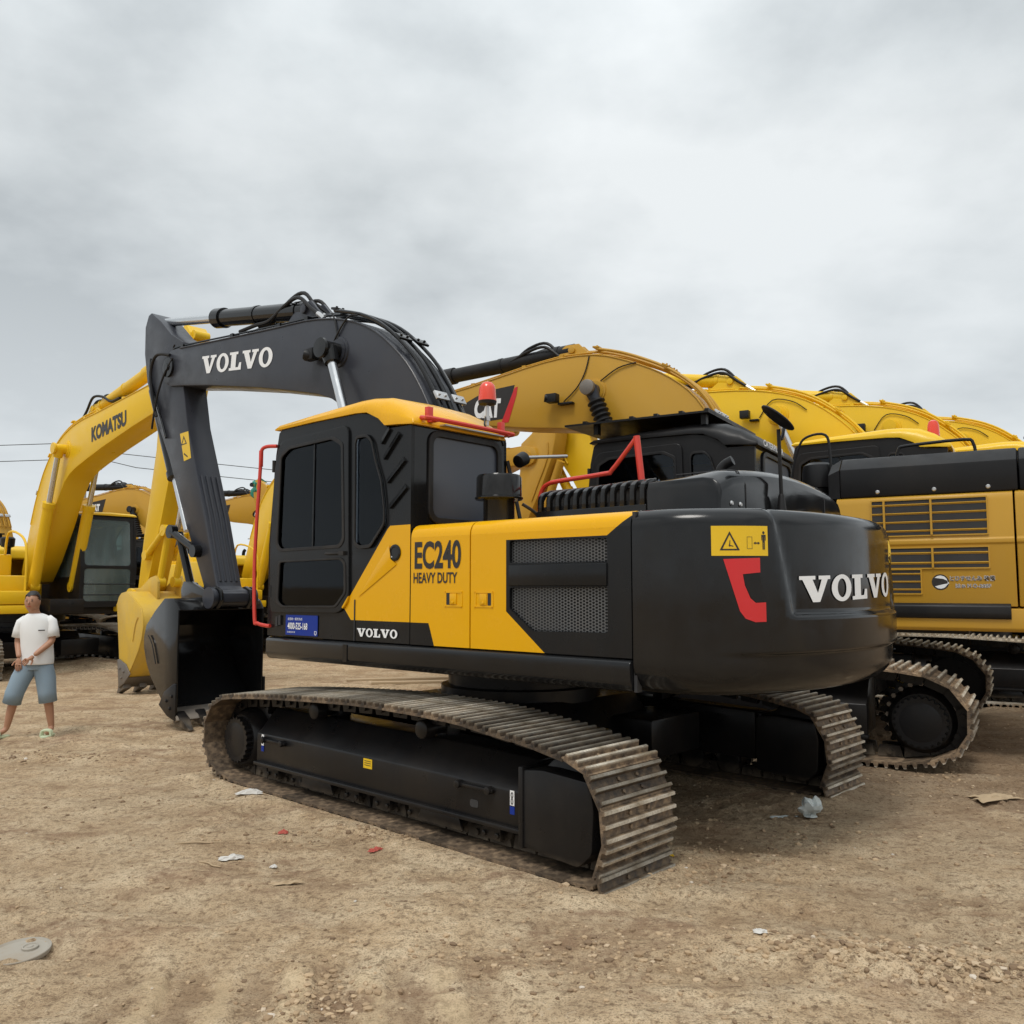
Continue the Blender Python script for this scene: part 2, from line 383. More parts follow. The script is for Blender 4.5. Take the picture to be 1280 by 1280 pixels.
# ------------------------------------------------------------------ crawler undercarriage (track frame coordinates, x forward, y = 0 outer edge)
LOOP = [(0, 0), (-.12, .08), (-.18, .19), (-.2, .32), (-.18, .45), (-.13, .55), (-.07, .63), (.04, .69), (.34, .745), (.7, .785), (1.04, .815),
        (1.77, .83), (2.4, .81), (3.06, .775), (3.45, .745), (3.75, .71), (3.92, .64), (4.02, .54), (4.07, .42), (4.06, .28), (4.0, .16), (3.88, .07), (3.7, .02), (3.4, 0), (2.0, 0)]
def resample(loop, n):
    P = []
    N = len(loop)
    for i in range(N):
        a, b, c, d = [Vector(loop[(i + k) % N]) for k in (-1, 0, 1, 2)]
        for k in range(12):
            t = k / 12; P.append(.5 * ((2 * b) + (c - a) * t + (2 * a - 5 * b + 4 * c - d) * t * t + (3 * b - a - 3 * c + d) * t ** 3))
    L = [0]
    for i in range(len(P)): L.append(L[-1] + (P[(i + 1) % len(P)] - P[i]).length)
    out = []; j = 0
    for k in range(n):
        s_ = L[-1] * k / n
        while L[j + 1] < s_: j += 1
        t = (s_ - L[j]) / (L[j + 1] - L[j]); a, b = P[j], P[(j + 1) % len(P)]
        p = a.lerp(b, t); d = (P[(j + 3) % len(P)] - P[j - 2]).normalized(); out.append((p, d))
    return out, L[-1]
def shoe_bm(width, pitch, bolts=True):
    b = MB(); h = .034; p = pitch * .5 + .004
    # one closed section: plate with three grousers
    prof = [(-p, -.012), (p, -.012), (p, 0), (p - .010, .004)]
    prof = [(-p, -.010), (p, -.010), (p, .004)]
    for c in (pitch * .36, 0.0, -pitch * .36):
        t = .0085 if c else .008; hh = h if c < pitch * .3 else h * 1.0
        prof += [(c + t + .008, .004), (c + t, hh), (c - t, hh), (c - t - .008, .004)]
    prof += [(-p, .004)]
    b.prism(prof, -width / 2, width / 2, 'y')
    if bolts:
        for x in (-pitch * .18, pitch * .18):
            for y in (-.085, .085): b.cyl((x, y, .004), (x, y, .016), .012, n=6)
    return b
def add_track(root, UM, yout, width, shoe_mat, n=49, single=True, light=False):
    """yout: outer edge in track coordinates, the track reaches width towards -y"""
    pts, per = resample(LOOP, n); pitch = per / n; yc = yout - width / 2
    proto = shoe_bm(width, pitch, not light).mesh(name='track_shoe', flat=True)
    proto.materials.append(MT[shoe_mat])
    if single:
        for (p, d) in pts:
            # d runs clockwise round the loop seen from +y; outward normal
            nrm = Vector((d.y, -d.x)) if True else None
            c = sum((q[0] for q in pts), Vector((0, 0))) / len(pts)
            if (p - c).dot(nrm) < 0 and abs(p.y - c.y) > .01 or ((p - c).dot(nrm) < 0): nrm = -nrm
            pos = p - nrm * .036
            jx = random.uniform(-.004, .004)
            X = Vector((d.x, jx, d.y)).normalized(); Z = Vector((nrm.x, 0, nrm.y)); Y = Z.cross(X)
            m = Matrix(((X.x, Y.x, Z.x, pos.x), (X.y, Y.y, Z.y, yc + random.uniform(-.004, .004)), (X.z, Y.z, Z.z, pos.y), (0, 0, 0, 1)))
            link('track_shoe', proto, None, root, UM @ m)
    else:
        bm = bmesh.new(); c = sum((q[0] for q in pts), Vector((0, 0))) / len(pts)
        for (p, d) in pts:
            nrm = Vector((d.y, -d.x)); nrm = -nrm if (p - c).dot(nrm) < 0 else nrm
            pos = p - nrm * .036
            X = Vector((d.x, 0, d.y)); Z = Vector((nrm.x, 0, nrm.y)); Y = Z.cross(X)
            m = Matrix(((X.x, Y.x, Z.x, pos.x), (X.y, Y.y, Z.y, yc), (X.z, Y.z, Z.z, pos.y), (0, 0, 0, 1)))
            t = proto.copy(); t.transform(m); bm.from_mesh(t); bpy.data.meshes.remove(t)
        me = bpy.data.meshes.new('track_shoes'); bm.to_mesh(me); bm.free(); me.materials.append(MT[shoe_mat])
        link('track_shoes', me, None, root, UM, kind='stuff')
    # link chain inside the shoes
    ch = MB(); c = sum((q[0] for q in pts), Vector((0, 0))) / len(pts)
    for (p, d) in pts:
        nrm = Vector((d.y, -d.x)); nrm = -nrm if (p - c).dot(nrm) < 0 else nrm
        a = p - nrm * .05; b_ = p - nrm * .13; e_ = d * pitch * .46
        for yy in (-.10, .06):
            ch.poly([(q.x, yc + yy + o_, q.y) for o_ in (0, .04) for q in (a - e_, a + e_, b_ + e_ * .8, b_ - e_ * .8)],
                    [(0, 1, 2, 3), (7, 6, 5, 4), (0, 4, 5, 1), (1, 5, 6, 2), (2, 6, 7, 3), (3, 7, 4, 0)])
        q = p - nrm * .09; ch.cyl((q.x, yc - .12, q.y), (q.x, yc + .12, q.y), .022, n=8)
    link('link_chain', ch.mesh(name='link_chain'), 'chassis', root, UM, kind='stuff')
    return pitch
def add_track_frame(root, UM, yo, width, body, sign=1, decals=False):
    """yo = outer edge of the shoes; sign +1: outer side towards +y"""
    F = lambda d: yo - sign * d
    def ordered(a, b): return (min(a, b), max(a, b))
    fr = MB()
    sec = [(F(.10), .20), (F(.10), .425), (F(.14), .455), (F(.27), .60), (F(.50), .60), (F(.50), .20)]
    rows = []
    for x, dz, top in ((3.36, .01, 1.03), (2.6, .005, 1.03), (1.2, 0, 1.0), (.50, 0, .95)):
        rows.append([(x, y, z + (dz if z < .3 else 0)) if z < .3 else (x, y, .2 + (z - .2) * top) for (y, z) in sec])
    V = fr.grid(rows, True); fr.bm.faces.new(V[0]); fr.bm.faces.new(V[-1][::-1])
    frame = fr.build('track_frame', body, root, .008, mtx=UM)
    r = MB(); r.box(.47, 3.37, *ordered(F(.075), F(.13)), .185, .213); r.build('frame_rail', body, frame, .006)
    g = MB()
    yA, yB = ordered(F(.065), F(.56))
    g.prism(roundpoly([(-.045, .18), (.05, .095), (.465, .13), (.465, .555), (.30, .575), (-.03, .555), (-.06, .42)], .03), yA, yB, 'y')
    gd = g.build('idler_guard', body, root, .012, mtx=UM)
    q = MB(); q.box(.44, .475, *ordered(F(.055), F(.50)), .12, .575); q.build('guard_flange', body, gd, .008)
    # idler behind the guard, sprocket and final drive at the other end
    i = MB(); i.lathe((.19, F(.20), .37), (0, -sign, 0), [(0, .24), (.02, .28), (.08, .29), (.1, .24), (.16, .24), (.18, .29), (.24, .28), (.26, .24)], 32)
    i.build('idler_wheel', body, root, mtx=UM)
    s_ = MB(); T = 23; out = []
    for k in range(T * 4):
        a = 2 * math.pi * k / (T * 4); rr = .30 if k % 4 in (0, 1) else .265; out.append((3.72 + rr * math.cos(a), .36 + rr * math.sin(a)))
    s_.prism(out, *ordered(F(.30), F(.36)), 'y'); sp = s_.build('sprocket', body, root, .004, mtx=UM)
    h = MB(); out = []
    for k in range(96):
        a = 2 * math.pi * k / 96; rr = .185 if k % 4 in (0, 1) else .170; out.append((3.72 + rr * math.cos(a), .33 + rr * math.sin(a)))
    h.prism(out, *ordered(F(.115), F(.17)), 'y'); h.lathe((3.72, F(.11), .33), (0, -sign, 0), [(0, .12), (.008, .155), (.03, .16), (.04, .16)], 32)
    h.lathe((3.72, F(.17), .33), (0, -sign, 0), [(0, .20), (.04, .23), (.13, .25), (.3, .26)], 32)
    h.build('final_drive', body, sp)
    # rollers and guards under the frame
    for k in range(8):
        x = .78 + k * .345
        m = MB(); m.lathe((x, F(.17), .155), (0, -sign, 0), [(0, .05), (.01, .075), (.05, .08), (.06, .11), (.09, .115), (.10, .09), (.24, .09), (.25, .115), (.28, .11), (.29, .06)], 18)
        m.box(x - .075, x + .075, *ordered(F(.15), F(.19)), .09, .215)
        for dx in (-.055, .055):
            m.cyl((x + dx, F(.135), .12), (x + dx, F(.17), .12), .018, n=6)
        m.build('track_roller', body, root, .004, mtx=UM)
    for x0 in (2.35, 1.0):
        m = MB(); m.prism([(x0, .10), (x0 + .42, .10), (x0 + .38, .19), (x0 + .04, .19)], *ordered(F(.12), F(.14)), 'y'); m.build('chain_guide', body, root, .004, mtx=UM)
    for x in (2.68, 1.45):
        m = MB(); m.lathe((x, F(.16), .66), (0, -sign, 0), [(0, .045), (.008, .062), (.10, .062), (.11, .045), (.26, .045)], 20)
        m.box(x - .05, x + .05, *ordered(F(.36), F(.48)), .55, .68); m.build('carrier_roller', body, root, .003, mtx=UM)
    for x0, x1 in ((3.25, 2.93), (1.02, .70)):       # step bars with two knobs
        m = MB(); m.box(x1, x0, *ordered(F(.07), F(.10)), .385, .405)
        for x in (x0 - .03, x1 + .03): m.cyl((x, F(.055), .395), (x, F(.10), .395), .024, n=12)
        m.build('step_bar', body, frame, .004)
    if decals:
        yd = F(.098) if sign > 0 else F(.098)
        def D(name, x, z, w_, h_, mat, lab=None):
            m = MB(); m.box(x - w_ / 2, x + w_ / 2, *ordered(F(.100), F(.0975)), z - h_ / 2, z + h_ / 2); return m.build(name, mat, frame)
        D('caution_sticker', 1.92, .385, .095, .065, 'dyellow')
        for t_ in (.0, .014, .028):
            m = MB(); m.box(1.885, 1.955, *ordered(F(.0975), F(.0965)), .372 + t_, .376 + t_); m.build('printed_line', 'darkdecal', frame)
        for xx, lab in ((.56, 0), (3.27, 1)):
            D('hook_sticker', xx, .375 if lab == 0 else .385, .034, .085, 'white')
            D('blue_sticker', xx, .305 if lab == 0 else .32, .036, .045, 'dblue')
            if not lab:
                lp = [ell(xx, .392, .0095, .017, 14), ell(xx, .392, .005, .011, 14)]; link('hook_symbol', plate(lp, F(.0955), .0015), 'darkdecal', frame)
                lp = [ell(xx, .357, .0095, .019, 14), ell(xx, .357, .005, .013, 14)]; link('hook_symbol', plate(lp, F(.0955), .0015), 'darkdecal', frame)
            else:
                link('hook_symbol', plate([rrect(xx - .009, xx + .009, .355, .415, .007), rrect(xx - .004, xx + .004, .361, .409, .003)], F(.0955), .0015), 'darkdecal', frame)
        m = MB(); m.prism(rrect(.84, .91, .27, .315, .015), *ordered(F(.1005), F(.097)), 'y'); m.build('drain_hole', 'inside', frame)
def carbody(root, UM, yc, body):
    m = MB(); m.prism([(1.1, .42), (1.5, .30), (2.5, .30), (2.9, .42), (2.7, .72), (1.35, .72)], yc - .75, yc + .75, 'y'); 
    for sy in (-1, 1):
        for x0, x1 in ((.85, 1.35), (2.65, 3.15)):
            m.prism([(x0, .28), (x1, .28), (x1 + (.0), .58), (x0, .58)], yc + sy * .6 - .35, yc + sy * .6 + .35, 'y')
    m.build('car_body', body, root, .02, mtx=UM)
    m = MB(); m.lathe((1.98, yc, .70), (0, 0, 1), [(0, .66), (.10, .66), (.11, .60), (.2, .60), (.21, .7), (.33, .7)], 40); m.build('slew_ring', body, root, mtx=UM)

# ------------------------------------------------------------------ shared upper-structure pieces (machine coordinates)
BOOM = [(.42, 1.62), (.30, 1.85), (.45, 2.25), (.66, 2.75), (.80, 3.05), (.93, 3.28), (1.06, 3.49), (1.22, 3.70), (1.43, 3.90), (1.68, 4.09), (1.98, 4.24), (2.38, 4.36), (2.85, 4.43), (3.36, 4.46), (4.32, 4.53), (5.48, 4.62),
        (5.72, 4.62), (5.90, 4.52), (5.95, 4.36), (5.86, 4.22), (5.70, 4.15), (5.45, 4.12), (4.72, 4.01), (3.65, 3.82), (3.03, 3.69), (2.59, 3.59), (2.36, 3.51), (2.17, 3.40), (1.90, 3.12), (1.55, 2.62), (1.05, 2.02), (.66, 1.66)]
ARM = [(6.44, 5.24), (6.36, 5.26), (6.09, 5.09), (5.80, 4.86), (5.49, 4.70), (5.42, 4.40), (5.45, 4.14), (5.31, 3.60), (4.94, 2.74), (4.79, 2.40), (4.50, 1.60), (4.36, 1.52), (4.36, 1.42), (4.46, 1.38), (4.60, 1.42), (4.78, 1.56), (5.34, 2.49), (5.74, 3.22), (6.06, 3.69), (6.41, 4.32), (6.51, 4.72), (6.52, 5.09)]
BUCKET = [(4.63, 1.33), (4.70, 1.42), (4.79, 1.465), (4.96, 1.46), (5.18, 1.31), (5.38, 1.14), (5.43, 1.0), (5.42, .87), (5.35, .70), (5.24, .55), (5.08, .40), (4.91, .26), (4.80, .18), (4.62, .12)]
def rot_about(P, c, a): 
    ca, sa = math.cos(a), math.sin(a); return [(c[0] + (x - c[0]) * ca - (z - c[1]) * sa, c[1] + (x - c[0]) * sa + (z - c[1]) * ca) for x, z in P]
def add_boom(root, mat, cyl_mat, hose_mat, hw=.2, outline=BOOM, cuff=False, nose=(5.74, 4.40), cylpin=(2.22, 3.97), cylfoot=(1.28, 1.55), bracket=(2.98, 4.58), armpin_c=(6.43, 5.17), hose_n=6, hose_gloss=None, inner=None):
    b = MB(); b.prism(outline, -hw, hw, 'y'); boom = b.build('boom', mat, root, .012, angle=24)
    # edge flanges standing proud of the side plates
    for sy in (1, -1):
        top = outline[3:16]; m = MB()
        for (a, c) in zip(top, top[1:]):
            d = (Vector(c) - Vector(a)).normalized(); n_ = Vector((d.y, -d.x)) * .012
        m.tube([(p[0], sy * (hw + .002), p[1] - .012) for p in top], .009, 6, 2); m.build('weld_seam', mat, boom)
        k = MB(); k.lathe((cylpin[0], sy * hw, cylpin[1]), (0, sy, 0), [(0, .16), (.015, .155), (.02, .13), (.03, .13)], 28); k.build('pin_boss', mat, boom)
        k = MB(); k.lathe((nose[0], sy * (hw - .02), nose[1]), (0, sy, 0), [(0, .13), (.05, .125), (.055, .05), (.075, .045)], 28)
        k.build('nose_pin', cyl_mat, boom)
    # boom cylinders
    for sy in (1, -1):
        y = sy * (hw + .13)
        p0 = Vector((cylpin[0], y, cylpin[1])); p1 = Vector((cylfoot[0], y, cylfoot[1])); d = (p1 - p0)
        m = MB(); m.cyl((p0.x, sy * hw, p0.z), (p0.x, sy * (hw + .20), p0.z), .085, n=24); m.lathe((p0.x, sy * (hw + .20), p0.z), (0, sy, 0), [(0, .085), (.02, .105), (.045, .10), (.05, .03)], 24)
        m.cyl(p0, p0 + d * .06, .095, .075, n=20); rodend = m.build('rod_end', cyl_mat, boom)
        m = MB(); m.cyl(p0 + d * .05, p0 + d * .55, .048, n=20); rod = m.build('cylinder_rod', 'chrome', boom)
        if cuff:
            m = MB(); prof = []
            for k in range(11):
                t = .06 * d.length + k * .07; prof += [(t, .085), (t + .03, .12), (t + .04, .12), (t + .065, .085)]
            m.lathe(p0, d, prof, 20); m.build('bellows', 'rubber', boom)
        m = MB(); m.cyl(p0 + d * .40, p1, .098, n=24); m.cyl(p0 + d * .385, p0 + d * .42, .112, n=24); m.cyl((p1.x, y - .08, p1.z), (p1.x, y + .08, p1.z), .10, n=20)
        m.build('cylinder_barrel', inner or mat, boom)
    # arm cylinder on top
    bx, bz = bracket; m = MB()
    for y in (-.10, .07): m.prism([(bx - .45, bz - .25), (bx + .45, bz - .16), (bx + .10, bz + .10), (bx - .10, bz + .10)], y, y + .03, 'y')
    m.cyl((bx, -.13, bz + .02), (bx, .13, bz + .02), .05, n=16); m.build('cylinder_bracket', mat, boom, .006)
    a0 = Vector((bx, 0, bz + .03)); a1 = Vector((armpin_c[0], 0, armpin_c[1])); d = a1 - a0
    m = MB(); m.cyl(a0, a0 + d * .56, .105, n=24); m.cyl(a0 + d * .52, a0 + d * .57, .125, n=24); m.cyl(a0 + d * .06, a0 + d * .075, .115, n=24); m.cyl(a0 + d * .3, a0 + d * .315, .113, n=24)
    m.build('arm_cylinder', inner or mat, boom)
    m = MB(); m.cyl(a0 + d * .55, a1, .055, n=20); m.build('arm_cylinder_rod', 'chrome', boom)
    m = MB(); m.cyl((a1.x, -.12, a1.z), (a1.x, .12, a1.z), .07, n=20); m.build('rod_eye', cyl_mat, boom)
    # hydraulic tubes running over the back of the boom
    top = outline[4:14]
    for k in range(hose_n):
        y = -hw * .85 + k * hw * 1.7 / max(hose_n - 1, 1); off = .05 + (.03 if k % 2 else 0)
        pts = []
        for i, p in enumerate(top):
            a = Vector(top[max(i - 1, 0)]); c = Vector(top[min(i + 1, len(top) - 1)]); dd = (c - a).normalized(); nn = Vector((-dd.y, dd.x)); q = Vector(p) + nn * off; pts.append((q.x, y, q.y))
        pts = pts[: len(pts) - (k % 3)]
        m = MB(); m.tube(pts, .019 if k % 2 else .015, 8, 3); m.build('hydraulic_tube', hose_gloss or mat, boom)
    for i in (1, 4, 7):
        p = Vector(top[i]); dd = (Vector(top[i + 1]) - Vector(top[i - 1])).normalized(); nn = Vector((-dd.y, dd.x)); c = p + nn * .10
        for y in (-hw * .55, hw * .55):
            m = MB(); m.box(-.045, .045, y - hw * .40, y + hw * .40, -.012, .012); m.cyl((-.0, y - hw * .2, .01), (0, y - hw * .2, .03), .014, n=6); m.cyl((0, y + hw * .2, .01), (0, y + hw * .2, .03), .014, n=6)
            me = m.mesh(.003, name='tube_clamp'); me.transform(Matrix.Translation((c.x, 0, c.y)) @ Matrix.Rotation(-math.atan2(dd.y, dd.x), 4, 'Y')); link('tube_clamp', me, 'bolt' if i == 1 else (hose_gloss or mat), boom)
    # arched rubber hoses from the tube ends to the arm cylinder
    tx, tz = top[-1][0], top[-1][1]
    for k, (y, hgt) in enumerate(((.12, .20), (.04, .27), (-.08, .17), (-.15, .23))):
        m = MB(); m.tube([(tx - .72, y, tz - .02), (tx - .52, y, tz + .12), (tx - .28, y, tz + hgt + .09), (tx + .02, y * .8, tz + hgt + .06), (tx + .32, y * .7, tz + .16), (tx + .62, y * .6, tz + .17), (tx + .95, y * .6, tz + .16)][:7 - (k % 2)], .022, 8, 5)
        m.build('rubber_hose', hose_mat, boom)
        m = MB(); m.cyl((tx - .75, y, tz - .045), (tx - .64, y, tz + .035), .028, n=6); m.build('hose_fitting', 'bolt', boom)
    # thin line along the top edge to the nose, with small saddles
    m = MB(); m.tube([(p[0], hw * .8, p[1] + .03) for p in outline[12:17]] + [(nose[0] - .05, hw * .8, nose[1] + .30)], .012, 6, 2); m.tube([(p[0], -hw * .6, p[1] + .03) for p in outline[12:17]], .012, 6, 2)
    for p in outline[12:16]: m.box(p[0] - .03, p[0] + .03, -hw * .9, hw * .9, p[1], p[1] + .045)
    m.build('grease_line', hose_gloss or mat, boom)
    return boom
def add_arm(root, mat, cyl_mat, hw=.16, outline=ARM, nose=(5.74, 4.40), dz=0, inner=None, lines=True):
    b = MB(); b.prism(outline, -hw, hw, 'y'); arm = b.build('arm', mat, root, .012, angle=24)
    m = MB(); m.cyl((4.47, -hw - .09, 1.47), (4.47, hw + .09, 1.47), .105, n=28); m.cyl((4.47, -hw - .13, 1.47), (4.47, -hw - .09, 1.47), .125, n=28); m.cyl((4.47, hw + .09, 1.47), (4.47, hw + .13, 1.47), .125, n=28)
    m.build('bucket_pin_boss', mat, arm)
    if lines:   # stiffening ribs on the belly plate
        for y in (-.10, -.03, .04, .11):
            m = MB(); m.tube([(5.02, y, 2.955), (4.80, y, 2.44), (4.63, y, 1.96), (4.52, y, 1.66)], .016, 6, 1); m.build('wear_rib', mat, arm)
    for sy in (1, -1):
        m = MB(); m.lathe((nose[0], sy * hw, nose[1]), (0, sy, 0), [(0, .16), (.03, .155), (.035, .06), (.05, .055)], 28); m.build('arm_pin_boss', mat, arm)
        m = MB(); m.tube([(6.30, sy * (hw + .012), 4.62), (6.28, sy * (hw + .012), 4.30), (6.02, sy * (hw + .012), 3.85), (5.82, sy * (hw + .012), 3.50)], .016, 8, 3); m.build('arm_tube', cyl_mat, arm)
    m = MB(); m.tube([(5.72, hw + .05, 4.56), (6.02, hw + .08, 4.60), (6.18, hw + .07, 4.40), (6.12, hw + .06, 4.05), (6.02, hw + .05, 3.80)], .02, 8, 5)
    m.tube([(5.62, hw + .06, 4.50), (5.80, hw + .08, 4.30), (5.98, hw + .07, 4.05), (6.08, hw + .06, 3.78), (6.17, hw + .03, 3.66)], .014, 8, 5)
    m.build('arm_hose', 'rubber', arm)
    # bucket cylinder on the front side of the arm
    p0 = Vector((6.50, 0, 4.25)); p1 = Vector((5.52, 0, 2.30)); d = p1 - p0
    m = MB(); m.cyl(p0, p0 + d * .62, .085, n=20); m.cyl(p0 + d * .6, p0 + d * .64, .10, n=20); m.build('bucket_cylinder', inner or mat, arm)
    m = MB(); m.cyl(p0 + d * .6, p1, .045, n=16); m.build('bucket_cylinder_rod', 'chrome', arm)
    for sy in (1, -1):
        y = sy * (hw + .045)
        m = MB(); m.cyl((5.52, y, 2.28), (4.92, y, 2.02), .045, n=14); m.cyl((5.52, y - .04, 2.28), (5.52, y + .04, 2.28), .085, n=20); m.cyl((4.93, y - .05, 2.02), (4.93, y + .05, 2.02), .075, n=20)
        m.build('link_lever', cyl_mat, arm)
        y2 = sy * (hw - .03)
        m = MB(); m.cyl((5.48, y2, 2.26), (5.14, y2, 1.58), .05, n=12); m.cyl((5.14, y2 - .06, 1.57), (5.14, y2 + .06, 1.57), .08, n=20); m.build('bucket_link', cyl_mat, arm)
    return arm
def add_bucket(root, mat, hw=.56, teeth='steel', lip='steel', wear='steel'):
    b = MB(); t = .022
    inner = []
    N = len(BUCKET)
    for i, p in enumerate(BUCKET):
        a = Vector(BUCKET[max(i - 1, 0)]); c = Vector(BUCKET[min(i + 1, N - 1)]); d = (c - a).normalized(); n_ = Vector((d.y, -d.x)); q = Vector(p) + n_ * t; inner.append((q.x, q.y))
    b.prism(BUCKET + inner[::-1], -hw + .02, hw - .02, 'y'); bucket = b.build('bucket', mat, root, .004)
    for sy in (1, -1):
        m = MB(); m.prism(BUCKET, min(sy * hw, sy * (hw - .02)), max(sy * hw, sy * (hw - .02)), 'y'); m.build('side_plate', mat, bucket, .004)
        m = MB(); m.prism([(4.98, .24), (4.78, .13), (4.60, .09), (4.60, .50), (4.66, .50), (4.86, .40)], *sorted((sy * (hw + .02), sy * (hw + .001))), 'y')
        for q in ((4.72, .22), (4.68, .36), (4.80, .30)): m.cyl((q[0], sy * (hw + .018), q[1]), (q[0], sy * (hw + .035), q[1]), .02, n=6)
        m.build('side_cutter', wear, bucket, .004)
        m = MB(); m.tube([(5.30, sy * (hw + .01), 1.02), (5.20, sy * (hw + .01), .92), (5.10, sy * (hw + .01), .70)], .006, 6, 3); m.build('weld_line', mat, bucket)
    m = MB(); m.prism([(4.86, .20), (4.60, .08), (4.56, .10), (4.60, .145), (4.80, .215)], -hw - .01, hw + .01, 'y'); m.build('cutting_edge', lip, bucket, .004)
    for k in range(5):
        y = -hw + .07 + k * (2 * hw - .14) / 4
        m = MB(); z0 = .10
        m.poly([(4.66, y - .055, .19), (4.66, y + .055, .19), (4.70, y - .055, .06), (4.70, y + .055, .06), (4.52, y - .05, .12), (4.52, y + .05, .12), (4.55, y - .05, .03), (4.55, y + .05, .03), (4.385, y - .028, .005), (4.385, y + .028, .005), (4.395, y - .028, -.012), (4.395, y + .028, -.012)],
               [(0, 1, 3, 2), (0, 4, 5, 1), (4, 8, 9, 5), (2, 3, 7, 6), (6, 7, 11, 10), (0, 2, 6, 4), (4, 6, 10, 8), (1, 5, 7, 3), (5, 9, 11, 7), (8, 10, 11, 9)])
        m.build('bucket_tooth', teeth, bucket, .005)
    for y in (-.22, .17):
        m = MB(); m.prism([(4.33, 1.44), (4.36, 1.56), (4.46, 1.60), (4.70, 1.56), (5.02, 1.66), (5.18, 1.66), (5.24, 1.56), (5.20, 1.30), (4.80, 1.42), (4.64, 1.35), (4.42, 1.34)], y, y + .045, 'y'); m.build('bucket_ear', mat, bucket, .006)
    return bucket

# ------------------------------------------------------------------ cab
CABW = [(1.66, 1.19), (1.665, 1.95), (1.59, 2.72), (1.55, 2.90), (1.50, 2.93), (.47, 2.93), (.32, 2.90), (.19, 2.82), (.15, 2.775), (-.11, 2.77), (-.11, 1.19)]
W1 = [(1.50, 2.70), (1.38, 2.765), (.78, 2.785), (.655, 2.72), (.62, 1.95), (.67, 1.90), (1.48, 1.89), (1.53, 1.94)]
W2 = [(1.49, 1.81), (.65, 1.82), (.60, 1.78), (.59, 1.55), (.71, 1.44), (1.44, 1.43), (1.51, 1.47)]
W3 = [(.51, 2.71), (.49, 2.755), (.37, 2.755), (.31, 2.70), (.26, 2.54), (.19, 2.38), (.155, 2.17), (.15, 2.06), (.31, 1.89), (.45, 1.885), (.50, 1.92)]
def add_cab(root, frame_mat, roof_mat, glass='glass', rear_glass='glass', front_glass='glass', yl=1.345, yr=.33, slats=True, rear_bar=None):
    rp = lambda P: roundpoly(P, .03, 3)
    cab = link('cab', plate([CABW, rp(W1), rp(W2), rp(W3)], yl, .03), frame_mat, root)
    door_out = roundpoly([(1.575, 2.62), (1.50, 2.82), (.60, 2.85), (.565, 1.50), (.67, 1.40), (1.60, 1.385), (1.615, 1.9)], .07, 4)
    grow = lambda P, k: [((p[0] - sum(q[0] for q in P) / len(P)) * k + sum(q[0] for q in P) / len(P), (p[1] - sum(q[1] for q in P) / len(P)) * k + sum(q[1] for q in P) / len(P)) for p in P]
    door = link('cab_door', plate([door_out, rp(grow(W1, .985)), rp(grow(W2, .98))], yl + .02, .02, .006), frame_mat, cab)
    for W, nm, par in ((W1, 'door_window', door), (W2, 'door_window', door), (W3, 'side_window', cab)):
        link('window_seal', plate([rp(grow(W, 1.0)), rp(grow(W, .955))], yl + .026, .012, .003), 'rubber', par)
        link(nm, plate([rp(grow(W, .99))], yl + .004, .006), glass, par)
    m = MB(); m.box(1.03, 1.045, yl + .0, yl + .012, 1.90, 2.76); m.build('window_divider', frame_mat, door)
    if slats:
        for (x0, z0), (x1, z1) in (((.11, 2.76), (.20, 2.66)), ((-.0, 2.71), (.17, 2.54)), ((-.06, 2.51), (.13, 2.36)), ((-.08, 2.31), (.10, 2.17))):
            d = (Vector((x1, z1)) - Vector((x0, z0))).normalized(); n_ = Vector((-d.y, d.x)) * .016
            m = MB(); a, b_ = Vector((x0, z0)), Vector((x1, z1))
            m.poly([(a.x, yl - .001, a.y), (b_.x, yl - .001, b_.y), (b_.x + n_.x * 3, yl - .001, b_.y + n_.y * 3), (a.x + n_.x * 3, yl - .001, a.y + n_.y * 3),
                    (a.x, yl + .022, a.y), (b_.x, yl + .022, b_.y)], [(0, 1, 2, 3), (0, 4, 5, 1), (4, 3, 2, 5), (0, 3, 4), (1, 5, 2)])
            m.build('vent_fin', frame_mat, cab)
    m = MB(); m.box(.60, .66, yl + .02, yl + .045, 1.84, 1.87); m.tube([(.66, yl + .03, 1.855), (.70, yl + .052, 1.855), (.80, yl + .052, 1.855), (.83, yl + .03, 1.855)], .011, 6, 3); m.build('door_handle', 'rubber', door)
    for z in (1.56, 2.62):
        m = MB(); m.cyl((1.60, yl + .012, z - .05), (1.60, yl + .012, z + .05), .016, n=10); m.build('door_hinge', 'rubber', door)
    # right wall, rear wall, front wall, floor, pillars
    right = [p for p in CABW]
    link('right_wall', plate([right, rrect(.25, 1.45, 1.75, 2.75, .08)], yr, .03), frame_mat, cab)
    link('right_window', plate([rrect(.24, 1.46, 1.74, 2.76, .08)], yr - .012, .006), glass, cab)
    def xplate(loops, x, th, bevel=0):   # loops in (y, z), outer face at x looking -x
        me = curve_mesh([[(-p[0], p[1]) for p in L] for L in loops], max(th / 2 - bevel, .0005), bevel)
        me.transform(Matrix(((0, 0, -1, x + th / 2), (-1, 0, 0, 0), (0, 1, 0, 0), (0, 0, 0, 1)))); return me
    rw = [(yl - .031, 1.19), (yl - .031, 2.77), (yl - .09, 2.82), (yr + .02, 2.82), (yr - .029, 2.75), (yr - .029, 1.19)]
    hole = rrect(yr + .07, yl - .19, 2.09, 2.735, .08)
    link('rear_wall', xplate([rw, hole], -.11, .03), 'black', cab)
    link('rear_seal', xplate([rrect(yr + .05, yl - .17, 2.07, 2.755, .09), rrect(yr + .085, yl - .205, 2.105, 2.72, .075)], -.128, .02, .005), 'rubber', cab)
    link('rear_window', xplate([rrect(yr + .06, yl - .18, 2.08, 2.745, .08)], -.105, .006), rear_glass, cab)
